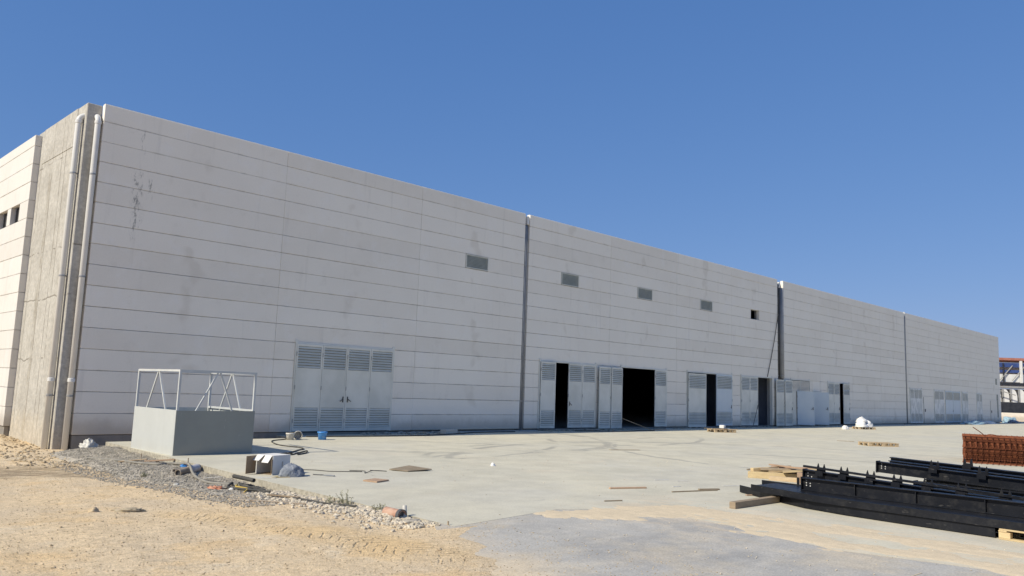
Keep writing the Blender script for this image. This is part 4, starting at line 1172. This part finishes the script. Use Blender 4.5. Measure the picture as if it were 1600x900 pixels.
hose('thin brown rod lying on the dirt beside the rubble', [gz(6.0, -12.5, .012), gz(6.3, -13.0, .02), gz(6.6, -13.7, .03)], .012, M_PIPEBR, 'rod', 'rod')
hose('black hose tangle where the gravel bank ends', [gz(7.05, -10.6, .05), gz(6.95, -11.0, .06), gz(7.1, -11.25, .03), gz(7.0, -11.6, .05), gz(6.8, -11.3, .04), gz(6.75, -10.8, .03), gz(6.95, -10.55, .06)], .022, M_HOSE)
hose('yellow cord end in the hose tangle', [gz(6.95, -10.75, .05), gz(6.8, -11.0, .05), gz(6.85, -11.3, .05), gz(6.7, -11.5, .02)], .014, M_YELLOW, 'cord', 'cord')
plank('broken_lath', 'grey broken lath lying across the rubble strip', 'batten', gz(6.75, -12.2, .02), gz(6.85, -13.0, .03), .05, .02, M_TIMBER)
plank('broken_lath', 'dark broken lath on the slope of the gravel bank', 'batten', gz(6.9, -5.2, .02), gz(7.25, -5.9, .05), .05, .025, M_TIMBER)
lump('crushed_cup', 'crushed pale cup on the dirt below the gravel', 'litter', gz(6.35, -9.6, 0), (.05, .04, .04), 21.0, M_WHITEPL, .4)
lump('white_scrap', 'torn white scrap beside the red plastic', 'litter', gz(6.75, -11.0, .0), (.08, .05, .03), 23.0, M_SACK, .5)
# pipes on the gravel
def pipe(name, label, a, b, r, mat, dark=True, part_=None):
    a = Vector(a); b = Vector(b); d = (b - a); ln = d.length
    Mx = d.to_track_quat('Z', 'Y').to_euler()
    t = thing(name, label, 'pipe', a, Mx)
    link('barrel', MB().lathe([(r * .82, 0), (r, 0), (r, ln), (r * .82, ln), (r * .82, 0)], 18).mesh('barrel', mat, smooth=False), t)
    link('bore', MB().lathe([(0, .03), (r * .82, .03), (r * .82, ln - .03), (0, ln - .03)], 14).mesh('bore', M_HANDLE), t)
    if part_: link('collar', MB().lathe([(r, part_[0]), (r + .012, part_[0]), (r + .012, part_[1]), (r, part_[1])], 18).mesh('collar', part_[2]), t)
    return t
pipe('pipe', 'rusty brown pipe with pale wrapped half on the gravel', gz(6.86, -8.45, .06), gz(7.45, -8.05, .07), .070, M_PIPEBR, part_=(.38, .66, M_PIPEGR))
pipe('pipe', 'thin brown pipe lying behind the wrapped one', gz(6.95, -8.05, .04), gz(7.5, -7.75, .06), .035, M_PIPEBR)
pipe('pipe', 'terracotta pipe stub with black end in the rubble', (6.90, -15.18, -.075), (6.92, -15.52, -.085), .072, M_TERRA, part_=(.29, .345, M_HANDLE))
pipe('pipe', 'short black pipe on the slab edge below the carton', (7.02, -10.45, -.06), (7.10, -11.05, -.08), .035, M_HOSE)
pipe('pipe', 'pale short pipe stub standing behind the terracotta one', (6.985, -15.50, -.12), (7.015, -15.44, .03), .03, M_WHITEPL)
# boards on the slab
def board(label, pts, mat, th=.022, z=-.1, lift=.0):
    m = MB().prism([(x - pts[0][0], y - pts[0][1]) for x, y in pts], lift, lift + th)
    return thing('loose_board', label, 'board', (pts[0][0], pts[0][1], z), group='boards strewn over the pale slab', me=m.mesh('loose_board', mat, bevel=.003))
bd = board('large dark plywood board curled on the pale slab', [(10.38, -10.60), (10.55, -11.02), (11.14, -11.08), (11.05, -10.42)], M_WOODD, .018, -.085); bd.rotation_euler = (R(2), R(-2), 0)
board('smaller reddish board nearer the rubble strip', [(8.80, -11.92), (8.88, -12.24), (9.24, -12.12), (9.15, -11.80)], M_WOODR, .028)
plank('stick', 'straight brown stick lying alone on the slab', 'stick', (12.1, -15.05, -.1), (12.82, -15.36, -.1), .055, .03, M_WOODR)
plank('stick', 'thin dark stick at the edge of the blown sand', 'stick', (10.62, -16.08, -.095), (10.95, -16.20, -.095), .02, .015, M_WOODD)
plank('stick', 'long thin splinter of wood left of the rafters', 'stick', (12.75, -15.98, -.1), (13.8, -16.3, -.1), .03, .02, M_WOODD)
plank('stick', 'short dark splinter ending the long one', 'stick', (13.55, -16.05, -.1), (13.95, -16.25, -.1), .06, .025, M_WOODD)
plank('stick', 'wood lath lying left of the tapered rafter ends', 'stick', (13.6, -17.0, -.1), (14.2, -17.25, -.1), .05, .02, M_WOODR)
plank('stick', 'dark lath far out on the pale slab', 'stick', (20.3, -8.75, -.1), (21.3, -9.15, -.1), .14, .012, M_WOODD)
plank('stick', 'thin lath near the lone pallet', 'stick', (36.15, -9.3, -.1), (36.45, -9.95, -.1), .08, .02, M_WOODD)
for i, (x, y, L_, a, lb) in enumerate(((14.2, -14.6, .35, -20, 'upper white plastic strip on the slab'), (14.5, -14.95, .28, -30, 'white strip just below the upper one'), (13.5, -15.5, .22, -10, 'lowest white strip, left of the splinters'), (14.6, -15.95, .5, -25, 'pale strip nearest the rafter ends'))):
    plank('white_strip', lb, 'strip', (x, y, -.1), (x + L_ * math.cos(R(a)), y + L_ * math.sin(R(a)), -.1), .05, .008, M_WHITEPL, 'white strips on the slab')
tr_ = thing('trowel', 'dark trowel-shaped tool lying right of the grey sack', 'tool', (8.55, -10.62, -.1), (0, 0, R(-62)))
link('handle', MB().tube([(0, 0, .012), (.24, 0, .016)], .009, 6).mesh('handle', M_HANDLE), tr_)
link('blade', MB().prism([(.24, -.02), (.32, -.045), (.46, -.03), (.46, .03), (.32, .045), (.24, .02)], .005, .02).mesh('blade', M_PIPEDK), tr_)
lump('white_scrap', 'small white scrap alone in the middle of the slab', 'litter', (13.15, -10.86, -.1), (.055, .05, .06), 3.0, M_SACK, .3)
lump('red_scrap', 'scraps of red plastic at the foot of the gravel bank', 'litter', (6.60, -10.55, dirt_h(6.6, -10.55)), (.12, .24, .045), 11.0, M_RED, .9, freq=4)
plank('white_strip', 'white strip on the gravel right of the wrapped pipe', 'strip', gz(7.05, -9.2, .01), gz(7.3, -9.45, .02), .05, .01, M_WHITEPL)
plank('brown_batten', 'broken brown batten on top of the gravel bank', 'batten', gz(7.2, -5.9, .01), gz(7.62, -6.5, .07), .06, .03, M_WOODR)
lump('blue_scrap', 'small blue and white plastic scrap on the gravel', 'litter', gz(7.45, -7.35, .02), (.07, .07, .05), 13.0, M_BLUE, .5)
plank('reddish_batten', 'reddish batten in the rubble by the weeds', 'batten', (6.98, -14.4, -.17), (7.10, -14.95, -.15), .05, .03, M_WOODR)
# survey stakes
for x, y, h_, lb in ((7.30, -5.4, .16, 'short rebar stake in the gravel before the booth'), (7.55, -7.3, .20, 'short rebar stake by the gravel hose'), (7.03, -13.7, .09, 'rebar stake beside the weeds'), (7.02, -16.35, .06, 'rebar stake at the corner of the pale slab')):
    t = MB().tube([(0, 0, -.1), (.01, .01, h_)], .012, 6)
    thing('stake', lb, 'stake', (x, y, gz(x - .1, y, 0)[2]), group='stakes along the slab edge', me=t.mesh('stake', M_TIMBER))
# weeds
def weed(label, loc, h, nst, seed):
    rg = random.Random(seed)
    t = thing('weed', label, 'plant', loc, group='weeds in the rubble')
    stm = MB(); lv = MB()
    for i in range(nst):
        a = rg.uniform(0, 6.28); ln = h * rg.uniform(.45, 1.0); sp_ = rg.uniform(.15, .75)
        p0 = Vector((rg.uniform(-.05, .05), rg.uniform(-.05, .05), 0)); p1 = p0 + Vector((math.cos(a) * ln * sp_, math.sin(a) * ln * sp_, ln))
        pm_ = (p0 + p1) / 2 + Vector((0, 0, .03))
        pts = spline([p0, pm_, p1], 3); stm.tube(pts, .003, 4, False)
        for k in range(14):
            p = pts[rg.randrange(1, len(pts))] + Vector((rg.uniform(-.01, .01), rg.uniform(-.01, .01), rg.uniform(-.01, .01)))
            d = Vector((rg.uniform(-1, 1), rg.uniform(-1, 1), rg.uniform(-.3, .9))).normalized() * rg.uniform(.02, .045)
            sd = d.cross(Vector((rg.uniform(-1, 1), rg.uniform(-1, 1), 1))).normalized() * .007
            lv.add([p, p + d * .5 + sd, p + d, p + d * .5 - sd], [(0, 1, 2, 3)])
    link('stem', stm.mesh('stem', M_LEAF), t); link('foliage', lv.mesh('foliage', M_LEAF), t)
weed('tallest dusty green weed sprouting through the rubble', (7.05, -14.0, -.26), .34, 18, 1)
weed('low spreading weed just left of the tallest one', (6.95, -13.75, -.25), .20, 22, 2)
weed('grassy low weed close to the terracotta pipe', (7.02, -14.85, -.2), .20, 18, 3)
weed('tiny weed at the foot of the gravel bank', (6.55, -7.6, dirt_h(6.55, -7.6)), .10, 14, 4)

# builders' rubble in the shade along the wall foot
cr = MB()
for k in range(420):
    z_ = rnd.choice(((17.0, 21.5), (26.6, 33.0), (37.0, 44.0), (44.0, 62.0), (72.0, 98.0), (18.5, 20.5), (27.5, 30.0)))
    x = rnd.uniform(*z_); y = -abs(rnd.gauss(.15, .25)) - .03
    stone(cr, (x, y, -.1 + .02), rnd.uniform(.03, .10), rnd, big=True)
link('wall_foot_rubble', cr.mesh('wall_foot_rubble', M_GRAVEL), kind='stuff', label='crumbs of broken block and mortar along the wall foot')
lit = MB()
for k in range(170):
    x = rnd.uniform(9.5, 20.0); y = rnd.uniform(-16.4, -8.0)
    stone(lit, (x, y, -.097), rnd.uniform(.007, .02), rnd)
for k in range(260):
    x = rnd.uniform(7.2, 12.0); y = rnd.uniform(-22.5, -16.0)
    stone(lit, (x, y, -.097), rnd.uniform(.006, .016), rnd)
link('slab_litter', lit.mesh('slab_litter', M_RUBBLE), kind='stuff', label='small scattered crumbs and chips over the slab')
thing('grey_block', 'single pale block lying in the shade before the wall', 'block', (20.6, -.75, -.1), (0, 0, .15), me=MB().box(-.35, .35, -.15, .15, 0, .16).mesh('grey_block', M_PANEL, bevel=.012))
plank('leaning_stick', 'stick leaning on the folded doors', 'stick', (33.4, -1.3, -.1), (32.3, -.25, .45), .04, .03, M_WOOD)
plank('leaning_stick', 'thin pole leaning across a closed louvred door', 'stick', (45.2, -.45, -.05), (46.6, -.12, 1.45), .03, .03, M_HANDLE)

for i, (x, y, L_, a, lb) in enumerate(((19.2, -.5, .7, 20, 'grey board end in the rubble under the plain wall'), (28.6, -.8, .9, 8, 'short board before the half-open doors'), (34.4, -.7, .8, -15, 'short board on the threshold of the wide opening'), (47.4, -1.0, 1.0, 12, 'board before the bluish dark doorway'))):
    plank('loose_board', lb, 'board', (x, y, -.1), (x + L_ * math.cos(R(a)), y + L_ * math.sin(R(a)), -.07), .14, .025, (M_WOOD, M_WOODD, M_WOODR, M_WOOD)[i], 'boards in the shade at the wall foot')
# ---------------------------------------------------------------- steel shed far behind the corner
P0 = Vector((133.5, 10.0, -.35)); au = Vector((.66, -.75, 0)).normalized()
sd = thing('steel_shed', 'distant open steel shed with blue girders and white curved fins', 'building', P0, (0, 0, math.atan2(au.y, au.x)))
WL = 16.0; S = 1.02
def sbox(nm, x0, x1, y0, y1, z0, z1, mat): return link(nm, MB().box(x0, x1, y0, y1, z0 * S, z1 * S).mesh(nm, mat), sd)
sbox('roof_edge', -3, WL, -.4, 6, 8.75, 9.1, M_ROOFRED)
sbox('wall', -3, WL, 5.8, 6, 4.8, 8.7, M_METALWHITE)
sbox('girder', -3, WL, -.2, .2, 7.75, 8.35, M_STEELBLUE); sbox('girder', -3, WL, -.2, .2, 6.95, 7.35, M_STEELBLUE)
sbox('parapet', -3, WL, -.1, .1, 5.6, 6.75, M_METALWHITE)
sbox('gutter', -3, WL, -.5, .3, 5.15, 5.5, M_NAVY); sbox('canopy', -3, WL, -.55, .2, 4.75, 5.0, M_GREYSTEEL)
for x in (-1.6, 2.25, 6.1, 9.9): sbox('column', x - .16, x + .16, -.45, -.21, 5.2, 8.7, M_METALWHITE)
for x in (-.6, 3.6, 7.4): sbox('post', x - .08, x + .08, -.35, -.21, 5.6, 8.3, M_NAVY)
for x in (-1.5, .4, 3.0, 4.8):
    link('brace', MB().bar((x, -.32, 5.8 * S), (x + 1.9, -.32, 8.0 * S), .10, .10).mesh('brace', M_GREYSTEEL), sd)
link('fascia', MB().box(.3, 1.9, -.28, -.21, 7.95 * S, 8.4 * S).mesh('fascia', M_METALWHITE), sd)
sbox('back_wall', -3, WL, 1.0, 1.2, 1.2, 4.6, M_GREYSTEEL)
for i in range(12):
    x = -1.4 + i * 1.15
    poly = [(0, 2.7 * S), (.72, 2.7 * S), (.70, 3.6 * S), (.55, 4.2 * S), (.30, 4.5 * S), (0, 4.55 * S)]
    link('fin', MB().prism(poly, -.05, .05, Matrix.Translation((x, -.9, 0)) @ Matrix.Rotation(R(90), 4, 'X')).mesh('fin', M_METALWHITE), sd)
    sbox('fin_stile', x - .16, x, -.95, -.6, 2.7, 4.6, M_PIPEDK)
sbox('dark_cladding', -3, WL, -1.0, -.9, 1.15, 2.7, M_NAVY)
sbox('low_wall', -3, WL, -1.6, -1.3, 0, 1.2, M_PANEL)
link('brace', MB().bar((.8, -1.7, 4.7 * S), (4.4, -1.7, 3.7 * S), .12, .12).mesh('brace', M_GREYSTEEL), sd)
